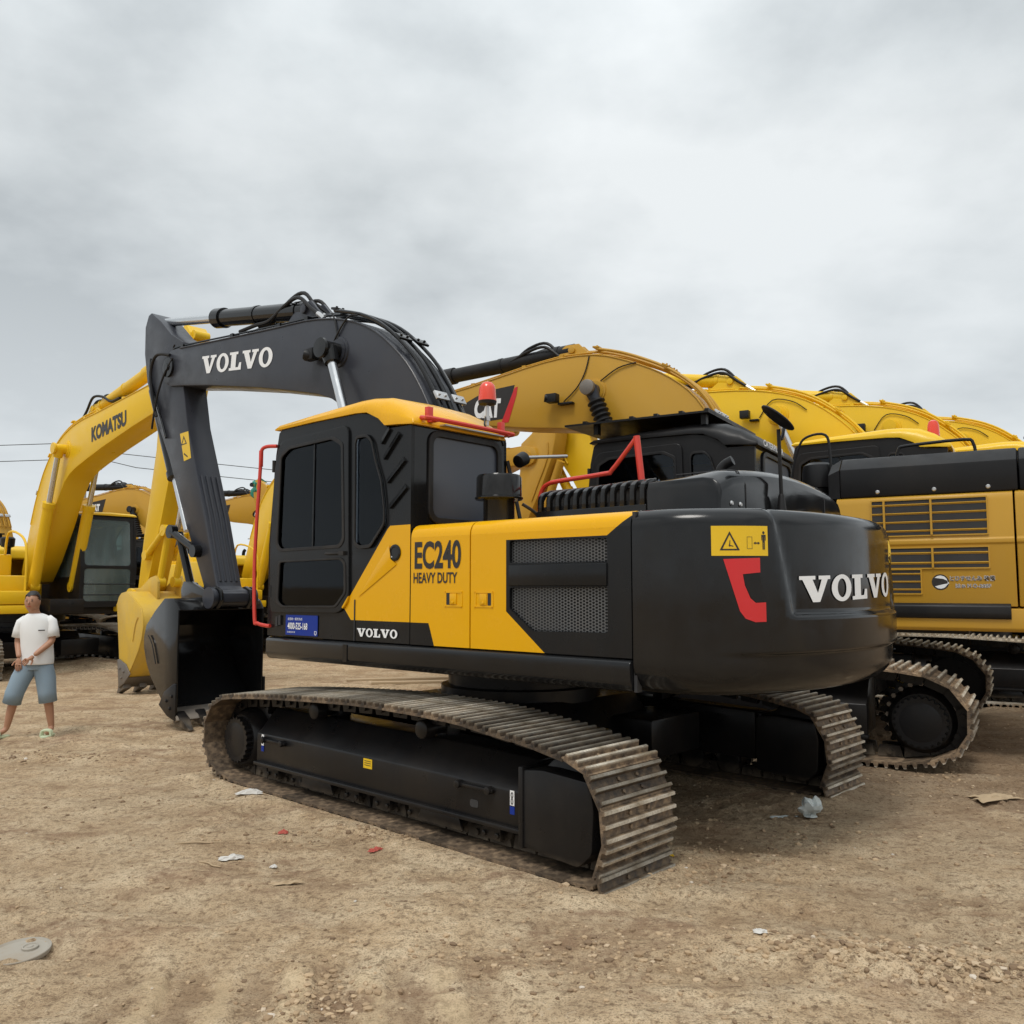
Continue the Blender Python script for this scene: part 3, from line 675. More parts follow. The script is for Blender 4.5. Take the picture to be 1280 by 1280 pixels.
    fw = [(yl - .031, 1.19), (yl - .031, 2.90), (yr - .029, 2.90), (yr - .029, 1.19)]
    def shear(me):   # the windscreen leans back above z = 1.95
        for v in me.vertices: v.co.x = v.co.x + (-(v.co.z - 1.95) * .115 if v.co.z > 1.95 else 0)
        return me
    def subz(me):
        bm = bmesh.new(); bm.from_mesh(me); bmesh.ops.bisect_plane(bm, geom=bm.verts[:] + bm.edges[:] + bm.faces[:], plane_co=(0, 0, 1.95), plane_no=(0, 0, 1)); bm.to_mesh(me); bm.free(); return me
    link('front_wall', shear(subz(xplate([fw, rrect(yr + .05, yl - .10, 1.97, 2.84, .07), rrect(yr + .05, yl - .10, 1.30, 1.91, .07)], 1.63, .03))), frame_mat, cab)
    link('windscreen', shear(xplate([rrect(yr + .04, yl - .09, 1.96, 2.85, .07)], 1.648, .006)), front_glass, cab)
    link('lower_windscreen', xplate([rrect(yr + .04, yl - .09, 1.29, 1.92, .07)], 1.645, .006), front_glass, cab)
    m = MB(); m.box(-.07, 1.60, yr, yl - .04, 1.20, 1.26); m.build('cab_floor', 'inside', cab)
    m = MB(); m.box(-.06, .10, yr + .01, yl - .05, 1.26, 2.06); m.build('rear_shelf', 'inside', cab)
    # seat, console, steering levers
    ym = (yl + yr) / 2
    m = MB(); m.box(.30, .82, ym - .26, ym + .26, 1.62, 1.76); seat = m.build('seat', 'seat', cab, .04)
    m = MB(); m.prism([(.34, 1.74), (.20, 2.44), (.11, 2.46), (.18, 1.70)], ym - .24, ym + .24, 'y'); m.build('seat_back', 'seat', seat, .03)
    m = MB(); m.prism([(.205, 2.47), (.175, 2.64), (.10, 2.64), (.12, 2.47)], ym + .06, ym + .28, 'y'); m.build('head_rest', 'seat', seat, .025)
    for y in (ym - .36, ym + .30):
        m = MB(); m.box(.35, 1.0, y, y + .08, 1.26, 1.92); m.cyl((.95, y + .04, 1.9), (1.0, y + .04, 2.12), .018, n=8); m.ball((1.0, y + .04, 2.14), .035, 1); m.build('lever_console', 'inside', cab, .01)
    m = MB(); m.tube([(1.28, yl - .10, 2.72), (1.20, yl - .2, 2.5), (1.32, yl - .25, 2.25), (1.38, yl - .25, 1.9)], .018, 6, 4); m.build('grab_rail', 'inside', cab)
    # roof: a shallow crowned cap that overhangs and drops at the rear
    secs = [(1.585, 2.925, 2.950, .04), (1.55, 2.925, 2.975, .05), (1.06, 2.935, 3.010, .06), (.52, 2.935, 3.045, .08), (.38, 2.925, 3.045, .09), (.24, 2.86, 3.03, .10), (.17, 2.80, 3.02, .09), (.02, 2.79, 2.95, .09), (-.13, 2.775, 2.84, .05), (-.15, 2.775, 2.80, .02)]
    rows = []
    for x, z0, z1, ins in secs:
        a, c = yl + .018, yr + .03
        if x < .3: a -= .0; 
        rows.append([(x, a, z0), (x, a + .004, z0 + (z1 - z0) * .35), (x, a - ins * .35, z0 + (z1 - z0) * .8), (x, a - ins, z1), (x, (a + c) / 2, z1 + .012), (x, c + ins, z1), (x, c + ins * .35, z0 + (z1 - z0) * .8), (x, c - .004, z0 + (z1 - z0) * .35), (x, c, z0)])
    m = MB(); V = m.grid(rows, True); m.bm.faces.new(V[0]); m.bm.faces.new(V[-1][::-1])
    m.build('cab_roof', roof_mat, cab, angle=40)
    m = MB(); m.box(.26, 1.47, yr - .01, yl - .035, 2.79, 2.925); m.build('roof_lining', 'inside', cab)
    return cab
# ------------------------------------------------------------------ counterweight: plan curve swept over heights
def cw_plan(k=1.0):
    half = [(-1.995, 1.352), (-2.10, 1.350), (-2.22, 1.335), (-2.35, 1.285), (-2.48, 1.205), (-2.60, 1.10), (-2.70, .96), (-2.78, .78), (-2.845, .55), (-2.885, .30), (-2.90, 0)]
    full = half + [(x, -y) for x, y in half[-2::-1]]
    P = [Vector(p) for p in full]; out = []
    for i in range(len(P) - 1):
        a, b, c, d = P[max(i - 1, 0)], P[i], P[i + 1], P[min(i + 2, len(P) - 1)]
        for q in range(6):
            t = q / 6; out.append(.5 * ((2 * b) + (c - a) * t + (2 * a - 5 * b + 4 * c - d) * t * t + (3 * b - a - 3 * c + d) * t ** 3))
    out.append(P[-1]); return out
PLAN = cw_plan()
PN = []
for i_, p_ in enumerate(PLAN):
    d_ = (PLAN[min(i_ + 1, len(PLAN) - 1)] - PLAN[max(i_ - 1, 0)]).normalized(); PN.append(Vector((d_.y, -d_.x)))
def sstep(a, b, x):
    t = max(0, min(1, (x - a) / (b - a))); return t * t * (3 - 2 * t)
def cw_inset(y, x, z, panel=True):
    ins = 0
    for z0, v in (): pass
    # rolled bottom and top edges
    if z < 1.16: ins += .17 * (1 - math.sqrt(max(0, 1 - ((1.16 - z) / .17) ** 2))) if z > .992 else .17
    if z > 1.94: ins += .10 * (1 - math.sqrt(max(0, 1 - ((z - 1.94) / .101) ** 2)))
    if panel and x < -2.3:
        # sunken name field in the middle of the rear face, with a ledge that catches the light
        fy = sstep(.985 - .20 * (1.95 - z), .945 - .20 * (1.95 - z), abs(y))
        fz = sstep(1.425, 1.455, z)
        ins += .038 * fy * fz
        ins += .030 * sstep(1.24, 1.215, z) * sstep(1.25, .95, abs(y))
    return ins
def cw_point(i, z, out=0.0, panel=True):
    p, n_ = PLAN[i], PN[i]; k = cw_inset(p.y, p.x, z, panel); q = p - n_ * (k - out); return Vector((q.x, q.y, z))
def add_counterweight(root, mat, panel=True, sc=1.0):
    zs = [.99, .995, 1.005, 1.02, 1.045, 1.08, 1.12, 1.16, 1.19, 1.205, 1.215, 1.2225, 1.23, 1.2375, 1.245, 1.26, 1.30, 1.36, 1.41, 1.42, 1.43, 1.44, 1.45, 1.46, 1.475, 1.52, 1.58, 1.66, 1.74, 1.82, 1.90, 1.94, 1.965, 1.985, 2.005, 2.02, 2.032, 2.0395]
    # denser plan so that the field edge is crisp
    m = MB(); rows = []
    for z in zs: rows.append([cw_point(i, z, 0, panel) for i in range(len(PLAN))])
    V = m.grid(rows)
    top = [m.bm.verts.new((-1.995, y, 2.06)) for y in (1.1, -1.1)]
    bmesh.ops.contextual_create(m.bm, geom=[v for v in V[-1]])
    bmesh.ops.contextual_create(m.bm, geom=[v for v in V[0]])
    for t in top: m.bm.verts.remove(t)
    L = [r[0] for r in V]; Rr = [r[-1] for r in V]
    try: m.bm.faces.new(L + Rr[::-1])
    except ValueError: pass
    return m.build('counterweight', mat, root, angle=50)
def cw_wrap(me, s0, z0, out=.004, flip=False):
    """bend a flat decal (x to the right as seen from behind, y up) onto the rear/left surface; s = arc length along the plan from the left edge"""
    A = [0]
    for a, b in zip(PLAN, PLAN[1:]): A.append(A[-1] + (b - a).length)
    bm = bmesh.new(); bm.from_mesh(me); bmesh.ops.triangulate(bm, faces=bm.faces)
    for it in range(3):
        ed = [e for e in bm.edges if e.calc_length() > .05]
        if ed: bmesh.ops.subdivide_edges(bm, edges=ed, cuts=1); bmesh.ops.triangulate(bm, faces=[f for f in bm.faces if len(f.verts) > 3])
    for v in bm.verts:
        s_ = s0 + v.co.x; z = z0 + v.co.y; j = 0
        while j < len(A) - 2 and A[j + 1] < s_: j += 1
        t = (s_ - A[j]) / (A[j + 1] - A[j]); p = PLAN[j].lerp(PLAN[j + 1], t); n_ = PN[j].lerp(PN[j + 1], t).normalized()
        k = cw_inset(p.y, p.x, z); q = p - n_ * (k - out - v.co.z); v.co = Vector((q.x, q.y, z))
    bm.to_mesh(me); bm.free(); return me
def flat_poly(loops, ext=0.0):
    me = curve_mesh(loops, 0.0)
    for v in me.vertices: v.co.z = ext
    return me

def sheared(me, k):
    for v in me.vertices: v.co.y += v.co.x * k
    return me
# ------------------------------------------------------------------ the black and yellow excavator in front
YU = 2.427594733858605
hero = empty('excavator', (0.0673, 7.2916, 0), YU)
tag(hero, 'large black and yellow crawler excavator in the foreground with black boom and yellow cab roof', 'excavator')
UM = Matrix.Rotation(R(-2.15), 4, 'Z') @ Matrix.Translation((-1.98, 1.715, 0))
add_track(hero, UM, 0.0, .655, 'shoe'); add_track(hero, UM, -2.78, .655, 'shoe')
add_track_frame(hero, UM, 0.0, .655, 'chassis', 1, True); add_track_frame(hero, UM, -3.435, .655, 'chassis', -1)
carbody(hero, UM, -1.72, 'chassis')
Y = 1.35
# deck, skirt
m = MB(); m.box(-1.98, 1.30, -1.33, 1.04, 1.04, 1.20); m.box(1.3, 2.0, -.32, .26, 1.08, 1.28); m.box(-1.99, -1.5, -.9, .9, .99, 1.06)
m.build('deck_frame', 'black_matte', hero, .01)
m = MB(); m.prism(roundpoly([(1.02, 1.00), (1.345, 1.00), (1.375, 1.04), (1.375, 1.165), (1.345, 1.183), (1.02, 1.183)], .03, 4), -1.985, 1.64, 'x')
skirt = m.build('side_skirt', 'black', hero, .012)
m = MB(); m.box(.55, .60, Y + .024, Y + .030, 1.03, 1.16); m.build('skirt_strap', 'black', skirt)
add_cab(hero, 'twotone', 'yellow', glass='glass', rear_glass='glass_rear')
cab = [o for o in hero.children if o.name.startswith('cab')][0]
m = MB(); m.box(.497, .507, Y - .004, Y + .0015, 1.19, 1.50); m.build('panel_joint', 'inside', cab)
# service doors: panel faces with rounded shoulder
def shoulder(x0, x1, name, z0=1.19, holes=None):
    th = .035
    side = link(name, plate([[(x0, z0), (x1, z0), (x1, 1.945), (x0, 1.945)]] + (holes or []), Y, th), 'twotone', hero)
    prof = [(Y, 1.9452), (Y - .004, 1.975), (Y - .018, 2.005), (Y - .042, 2.028), (Y - .075, 2.040), (Y - .40, 2.052), (Y - .66, 2.056), (Y - .66, 2.02), (Y - .035, 2.0), (Y - .035, 1.9452)]
    m = MB(); m.prism([(p[0], p[1]) for p in prof], x0, x1, 'x'); m.build('door_shoulder', 'twotone', side, angle=50)
    for xx in (x0, x1):
        m = MB(); m.box(min(xx, xx + (.006 if xx == x0 else -.006)), max(xx, xx + (.006 if xx == x0 else -.006)), Y - .09, Y - .036, z0, 1.99); m.build('door_rim', 'black_matte', side)
    return side
d2 = shoulder(-.704, -.124, 'service_door')
G1 = [(-1.06, 1.895), (-1.82, 1.885), (-1.82, 1.742), (-1.06, 1.75)]
G2 = [(-1.06, 1.592), (-1.82, 1.598), (-1.82, 1.33), (-1.25, 1.32), (-1.06, 1.455)]
d3 = shoulder(-1.985, -.716, 'engine_door', holes=[roundpoly(G1, .015, 2), roundpoly(G2, .015, 2)])
m = MB(); m.box(-1.97, -.2, .9, Y - .12, 1.19, 1.94); m.build('radiator_core', 'inside', hero)
m = MB(); m.box(-.70, -.14, .8, Y - .05, 1.19, 1.93); m.build('door_backing', 'inside', d2)
# raised band between the two grilles
m = MB(); m.prism([(Y - .01, 1.752 - .004), (Y + .012, 1.735), (Y + .012, 1.605), (Y - .01, 1.596)], -1.82, -1.06, 'x'); m.build('grille_band', 'twotone', d3, .004)
# hexagonal mesh behind the openings
def hexmesh(poly, y, name, parent, s=.0155, wire=.0032):
    m = MB(); xs = [p[0] for p in poly]; zs = [p[1] for p in poly]
    def inside(x, z):
        c = False; n = len(poly)
        for i in range(n):
            (x1, z1), (x2, z2) = poly[i], poly[(i + 1) % n]
            if (z1 > z) != (z2 > z) and x < (x2 - x1) * (z - z1) / (z2 - z1) + x1: c = not c
        return c
    dx, dz = s * 3 / 1.0 * .72, s * .62 * 2
    j = 0; z = min(zs)
    a, b = s * 1.0, s * .62
    hexo = [(-a, 0), (-a * .5, -b), (a * .5, -b), (a, 0), (a * .5, b), (-a * .5, b)]
    k = 1 - wire / b
    col = 0; x = min(xs)
    while x < max(xs):
        z = min(zs) + (b if col % 2 else 0)
        while z < max(zs):
            if inside(x, z):
                vs = [(x + p[0] * 1.0, y, z + p[1] * 1.0) for p in hexo] + [(x + p[0] * k, y, z + p[1] * k) for p in hexo]
                m.poly(vs, [(i, (i + 1) % 6, 6 + (i + 1) % 6, 6 + i) for i in range(6)])
            z += 2 * b
        x += 1.5 * a; col += 1
    return link(name, m.mesh(flat=True), 'mesh_steel', parent, kind='stuff')
hexmesh(G1, Y - .022, 'grille_mesh', d3); hexmesh(G2, Y - .022, 'grille_mesh', d3)
# latches
for x, par in ((-.555, d2), (-.835, d3)):
    fr = link('latch_frame', plate([rrect(x - .085, x + .085, 1.462, 1.568, .006), rrect(x - .068, x + .068, 1.474, 1.556, .004)], Y + .004, .006), 'yellow', par)
    m = MB(); m.box(x - .068, x - .028 if x > -.7 else x - .035, Y - .001, Y + .001, 1.474, 1.556) if x < -.7 else m.box(x + .035, x + .068, Y - .001, Y + .001, 1.474, 1.556); m.build('latch_recess', 'inside', fr)
    m = MB(); m.box(x - .03, x + .032, Y - .002, Y + .008, 1.478, 1.552); m.cyl((x, Y + .004, 1.492), (x, Y + .014, 1.492), .010, n=12); m.build('latch_paddle', 'yellow', fr, .002)
    for sx in (-1, 1):
        for sz in (1.466, 1.564):
            m = MB(); m.cyl((x + sx * .078, Y + .002, sz), (x + sx * .078, Y + .008, sz), .005, n=6); m.build('rivet', 'yellow', fr)
# round filler cover and pressed crease on the first yellow panel
m = MB(); m.lathe((.05, Y - .002, 1.845), (0, 1, 0), [(0, .062), (.006, .06), (.009, .045), (.003, .04), (.003, .01)], 28); m.build('filler_cover', 'black', cab)
m = MB(); m.poly([(.12, Y + .0005, 1.90), (.105, Y + .010, 1.90), (.46, Y + .0005, 1.52), (.03, Y + .0005, 1.76), (.085, Y + .010, 1.80)], [(0, 1, 2), (1, 4, 2), (4, 3, 2)]); m.build('pressed_crease', 'twotone', cab, angle=80)
# lettering on the side
def side_text(me, x, z, y, mat, parent, name='lettering', up=(0, 0, 1), right=(-1, 0, 0)):
    return link(name, me, mat, parent, frame_mtx((x, y, z), right, up))
side_text(text_mesh('EC240', .46, .195, bold=.028), -.165, 1.722, Y + .001, 'darkdecal', d2)
side_text(text_mesh('HEAVY DUTY', .435, .075, bold=.02), -.155, 1.622, Y + .001, 'darkdecal', d2)
side_text(slab_word('VOLVO', .455, .062), .465, 1.225, Y + .001, 'white', cab)
# blue service plate
pl = MB(); pl.box(.955, 1.385, Y + .0005, Y + .003, 1.205, 1.368); plo = pl.build('service_plate', 'dblue', cab)
side_text(text_mesh('4000-525-168', .27, .055, bold=.02), 1.355, 1.252, Y + .004, 'white', plo)
side_text(text_mesh('全国统一服务热线', .20, .022), 1.355, 1.325, Y + .004, 'white', plo)
side_text(text_mesh('设备服务商', .11, .014), 1.36, 1.222, Y + .004, 'white', plo)
link('shield_mark', plate([roundpoly([(.995, 1.245), (.965, 1.245), (.965, 1.222), (.98, 1.210), (.995, 1.222)], .004, 2), roundpoly([(.990, 1.241), (.970, 1.241), (.970, 1.224), (.98, 1.216), (.990, 1.224)], .003, 2)], Y + .0045, .001), 'white', plo)
m = MB(); m.box(1.455, 1.48, Y + .0, Y + .012, 1.28, 1.36); m.box(1.495, 1.52, Y + .0, Y + .012, 1.27, 1.35); m.build('vent_slot', 'inside', cab)
# counterweight with markings
cw = add_counterweight(hero, 'black')
A_ = [0]
for a, b in zip(PLAN, PLAN[1:]): A_.append(A_[-1] + (b - a).length)
def s_of(y):   # arc length where the plan crosses a given y on the left/rear side
    for i in range(len(PLAN) - 1):
        if PLAN[i].y >= y >= PLAN[i + 1].y: return A_[i] + (A_[i + 1] - A_[i]) * (PLAN[i].y - y) / max(PLAN[i].y - PLAN[i + 1].y, 1e-6)
sv = s_of(.80)
link('lettering', cw_wrap(sheared(slab_word('VOLVO', 1.30, .150), .025), sv, 1.507), 'white', cw)
st = s_of(1.225)
stk = link('warning_sticker', cw_wrap(flat_poly([[(0, 0), (.318, 0), (.318, .165), (0, .165)]]), st - .02, 1.768, .003), 'dyellow', cw)
tri = [(.045, .03), (.155, .03), (.10, .135)]; tin = [(.060, .038), (.140, .038), (.10, .117)]
link('warning_triangle', cw_wrap(flat_poly([tri, tin]), st - .02, 1.768, .0045), 'darkdecal', cw).parent = stk
for P in ([[(.095, .05), (.10, .085), (.104, .085), (.101, .052)], [(.094, .056), (.12, .05), (.12, .054), (.096, .061)]],
          [[(.195, .038), (.225, .038), (.225, .105), (.195, .105)], [(.197, .040), (.223, .040), (.223, .103), (.197, .103)]],
          [[(.232, .07), (.244, .078), (.244, .073), (.258, .073), (.258, .078), (.270, .07), (.258, .062), (.258, .067), (.244, .067), (.244, .062)]],
          [ell(.292, .128, .007, .008, 12)], [[(.279, .085), (.279, .116), (.305, .116), (.305, .085), (.301, .085), (.301, .105), (.299, .105), (.299, .035), (.293, .035), (.293, .075), (.291, .075), (.291, .035), (.285, .035), (.285, .105), (.283, .105), (.283, .085)]]):
    link('pictogram', cw_wrap(flat_poly(P), st - .02, 1.768, .0045), 'darkdecal', stk)
m_ = link('warning_sticker', cw_wrap(flat_poly([[(0, 0), (.318, 0), (.318, .165), (0, .165)]]), s_of(-.93), 1.768, .003), 'dyellow', cw)
# red bracket-shaped reflector
s0 = s_of(1.20)
refl = [(0, .345), (.205, .352), (.205, .272), (.105, .262), (.115, .20), (.145, .13), (.175, .105), (.235, .108), (.235, .002), (.17, .0), (.115, .02), (.085, .06)]
link('red_reflector', cw_wrap(flat_poly([refl]), s0, 1.405, .004), 'dred', cw)
link('reflector_inset', cw_wrap(flat_poly([[(.108, .26), (.20, .27), (.233, .112), (.18, .108), (.15, .134), (.12, .20)]]), s0, 1.405, .002), 'black_matte', cw)
m = MB(); m.box(-2.01, -1.99, Y - .06, Y - .012, 1.0, 2.03); m.build('panel_joint', 'inside', cw)
# engine hood
hood_prof = lambda x: 2.275 + .025 * sstep(-.9, -1.7, x)
m = MB(); m.box(-1.72, -.80, -1.0, .70, 2.02, 2.17); m.box(-1.72, -.80, -1.0, .62, 2.17, 2.262); hood = m.build('engine_hood', 'inside', hero)
m = MB(); m.prism(roundpoly([(.76, 2.0), (.76, 2.135), (.735, 2.135), (.735, 2.0)], .004, 1), -1.72, -.80, 'x'); m.build('hood_sill', 'black', hood, .003)
m = MB(); m.prism(roundpoly([(.64, 2.262), (.62, 2.30), (-1.0, 2.30), (-1.0, 2.262)], .01, 2), -1.72, -.80, 'x'); m.build('hood_top', 'black', hood, .004)
nr = 12
for k in range(nr):
    x = -.83 - k * (1.72 - .86) / (nr - 1)
    z = hood_prof(x)
    m = MB(); m.prism([(.76, 2.13), (.76, z - .065), (.748, z - .03), (.72, z - .006), (.68, z + .008), (.60, z + .022), (.60, z - .01), (.66, z - .02), (.70, z - .035), (.725, z - .07), (.73, 2.13)], x - .019, x + .019, 'x'); m.build('louvre_rib', 'black', hood, .006)
for x in (-1.0, -1.12, -1.55, -1.68):
    m = MB(); m.lathe((x, .758, 2.075), (0, 1, 0), [(0, .020), (.004, .019), (.012, .012), (.014, .005)], 14); m.build('hood_bolt', 'bolt', hood)
# rear cowl, crowned towards the middle
def crown(y): return 2.30 + .095 * math.sin(math.pi * max(0, min(1, (y + 1.25) / 2.0)) ) ** .8 if -1.25 < y < .75 else 2.30
rows = []
for x, k, drop in ((-1.725, 0, .0), (-1.95, .55, .0), (-2.12, 1, .0), (-2.19, 1, .012), (-2.235, 1, .05), (-2.25, 1, .10)):
    r = [(x, .755, 2.0), (x, .755, 2.22 - drop)]
    for q in range(13):
        y = .735 - q * (2.0 - .04) / 12; edge = min(1, min(.76 - y, y + 1.27) / .10); z = 2.30 + (crown(y) - 2.30) * k - drop - .045 * (1 - edge) ** 2; r.append((x, y, z))
    r += [(x, -1.26, 2.22 - drop), (x, -1.26, 2.0)]; rows.append(r)
m = MB(); V = m.grid(rows); m.bm.faces.new(V[-1]); m.bm.faces.new(V[0][::-1]); cowl = m.build('rear_cowl', 'black', hero, .006, angle=40)
for y in (.70, .05, -.5, -.92):
    pass
for y in (.62, .50, -.48, -.60, -.72):
    m = MB(); m.lathe((-2.252, y, 2.115), (-1, 0, 0), [(0, .018), (.004, .018), (.012, .011)], 12); m.build('cowl_bolt', 'bolt', cowl)
for y0, y1 in ((.68, .44), (-.42, -.66)):
    m = MB(); m.box(-2.268, -2.25, y1, y0, 2.06, 2.078); m.build('hinge_strip', 'black', cowl, .003)
for y in (.775 - .36, -.90):
    m = MB(); m.tube([(-1.75, y, crown(y) - .0), (-2.13, y, crown(y) + .002), (-2.2, y, crown(y) - .012), (-2.2525, y, 2.25), (-2.2535, y, 2.05)], .004, 5, 1); m.build('cowl_joint', 'inside', cowl)
# rear mirror on its pole
m = MB(); m.lathe((-2.30, -.02, 2.05), (0, 0, 1), [(0, .055), (.02, .05), (.03, .035), (.16, .02), (.17, .016)], 16); m.cyl((-2.30, -.02, 2.2), (-2.30, .0, 2.66), .013, n=10)
m.tube([(-2.30, .0, 2.62), (-2.30, -.05, 2.60), (-2.29, -.12, 2.70)], .012, 6, 3)
pole = m.build('mirror_pole', 'black_matte', hero)
mi = MB(); mi.lathe((0, 0, 0), (0, 0, 1), [(0, .02), (.012, .10), (.02, .15), (.03, .165), (.04, .165), (.045, .155)], 32)
me = mi.mesh(name='mirror_head'); me.transform(Matrix.Translation((-2.30, .05, 2.71)) @ Vector((-.755 * .60 - .656 * .12, -.656 * .60 + .755 * .12, .74)).to_track_quat('Z', 'Y').to_matrix().to_4x4() @ Matrix.Scale(.80, 4)); link('mirror_head', me, 'black_matte', pole)
# exhaust outlet beyond the cowl
m = MB(); m.tube([(-1.80, -.10, 2.3), (-1.81, -.10, 2.42), (-1.84, -.11, 2.47), (-1.90, -.12, 2.50)], .036, 14, 4); m.build('exhaust_pipe', 'black_matte', hero)
# air pre-cleaner
m = MB(); m.lathe((-.53, .86, 2.03), (0, 0, 1), [(0, .115), (.19, .115), (.2, .12), (.2, .172), (.208, .178), (.216, .178), (.222, .168), (.36, .166), (.38, .155), (.385, .12)], 40); m.build('air_precleaner', 'black', hero)
m = MB(); m.tube([(-.66, .75, 2.20), (-.72, .68, 2.14), (-.76, .62, 2.05)], .012, 6, 4); m.build('intake_hose', 'rubber', hero)
# red rails
def rail(name, pts, r=.017, par=hero, sub=5): 
    m = MB(); m.tube(pts, r, 8, sub); return m.build(name, 'red', par)
rail('hood_rail', [(-.62, .5, 2.03), (-.625, .5, 2.25), (-.65, .5, 2.33), (-.70, .5, 2.365), (-.80, .5, 2.38), (-1.22, .5, 2.40), (-1.28, .5, 2.42), (-1.44, .5, 2.58), (-1.49, .5, 2.635)], sub=4)
rail('hood_rail', [(-1.49, .5, 2.64), (-1.53, .5, 2.30)], .024, sub=1)
rail('cab_handrail', [(1.56, 1.36, 2.79), (1.66, 1.40, 2.79), (1.70, 1.42, 2.75), (1.71, 1.42, 2.60), (1.76, 1.42, 1.85), (1.74, 1.42, 1.34), (1.71, 1.41, 1.29), (1.64, 1.37, 1.27), (1.60, 1.36, 1.27)], .016)
m = MB(); m.box(1.69, 1.715, 1.405, 1.435, 2.62, 2.76); m.build('rail_sleeve', 'red', hero, .003)
rail('light_bar', [(-.14, 1.28, 2.83), (-.19, 1.27, 2.82), (-.22, 1.22, 2.82), (-.22, .42, 2.82), (-.20, .35, 2.82), (-.15, .32, 2.82)], .018)
m = MB(); m.prism([(1.10, 2.80), (.44, 2.80), (.44, 2.79), (1.10, 2.79)], -.21, -.13, 'x'); m.build('light_bar_plate', 'bolt', hero)
for y in (1.20, .40):
    m = MB(); m.box(-.16, -.12, y - .025, y + .025, 2.80, 2.92); m.box(-.23, -.13, y - .02, y + .02, 2.80, 2.812); m.build('bar_bracket', 'red', hero, .003)
# beacon on its pole at the roof edge
m = MB(); m.cyl((-.10, .52, 2.88), (-.10, .52, 3.06), .014, n=10); m.cyl((-.10, .52, 2.92), (-.10, .52, 2.96), .024, n=8); bp_ = m.build('beacon_pole', 'bolt', hero)
m = MB(); m.lathe((-.10, .52, 3.045), (0, 0, 1), [(0, .03), (.01, .07), (.035, .075), (.04, .07)], 24); m.build('beacon_base', 'black_matte', bp_)
m = MB(); m.lathe((-.10, .52, 3.083), (0, 0, 1), [(0, .073), (.02, .072), (.10, .066), (.13, .055), (.15, .035), (.157, .012)], 24); m.build('beacon_lens', 'orange_lens', bp_)
m = MB(); m.tube([(-.10, .54, 2.95), (-.12, .56, 2.86), (-.13, .36, 2.80), (-.12, .33, 2.74)], .008, 5, 4); m.build('beacon_cable', 'rubber', bp_)
# work lamp at the right rear cab corner
m = MB(); m.cyl((-.15, .20, 2.62), (-.15, .12, 2.66), .055, .06, n=16); m.build('work_lamp', 'black_matte', hero, .004)
m = MB(); m.cyl((-.14, .16, 2.66), (-.12, -.5, 2.75), .014, n=8); m.build('lamp_bracket', 'bolt', hero)
m = MB(); m.tube([(-.12, .30, 2.62), (-.15, .24, 2.35), (-.2, .22, 2.1)], .016, 6, 4); m.build('rear_pillar_hose', 'rubber', hero)
# front step rail and mirror hanging in front of the cab
m = MB(); m.box(1.74, 1.80, 1.02, 1.10, 1.05, 1.75); m.build('front_post', 'black_matte', hero, .008)
# right-hand tank and boxes
m = MB(); m.box(-1.98, 1.6, -1.35, -.42, 1.19, 2.0); m.build('right_body', 'black', hero, .03)
add_boom(hero, 'graphite', 'black', 'rubber', hose_gloss='black', inner='black', cylpin=(2.24, 3.97))
add_arm(hero, 'graphite', 'black', inner='black')
add_bucket(hero, 'black', teeth='chassis', wear='chassis')
boom = [o for o in hero.children if o.name.startswith('boom')][0]; arm = [o for o in hero.children if o.name == 'arm'][0]
side_text(slab_word('VOLVO', 1.52, .215), 4.94, 4.185, .203, 'white', boom, right=(-1.6, 0, -.165))
# work lamp on the boom side with cable
m = MB(); m.box(2.52, 2.66, .24, .33, 3.93, 4.05); m.cyl((2.59, .29, 3.97), (2.64, .34, 3.99), .05, .055, n=14); m.box(2.36, 2.54, .20, .25, 3.93, 3.96); m.box(2.33, 2.38, .20, .28, 3.85, 3.97)
m.build('boom_lamp', 'black_matte', boom, .006)
m = MB(); m.tube([(2.36, .215, 3.95), (2.28, .22, 4.12), (2.1, .21, 4.30), (1.95, .20, 4.30)], .010, 5, 5); m.tube([(2.24, .215, 4.08), (2.30, .21, 4.30), (2.36, .205, 4.40)], .010, 5, 5); m.build('lamp_cable', 'rubber', boom)
stk2 = link('warning_sticker', plate([[(5.48, 3.515), (5.28, 3.525), (5.19, 3.18), (5.36, 3.155)]], .1635, .002), 'dyellow', arm)
link('warning_triangle', plate([[(5.44, 3.36), (5.30, 3.37), (5.385, 3.48)], [(5.415, 3.375), (5.33, 3.381), (5.38, 3.45)]], .1645, .001), 'darkdecal', stk2)
link('pictogram', plate([[(5.36, 3.26), (5.27, 3.21), (5.275, 3.195), (5.365, 3.24)]], .1645, .001), 'darkdecal', stk2)
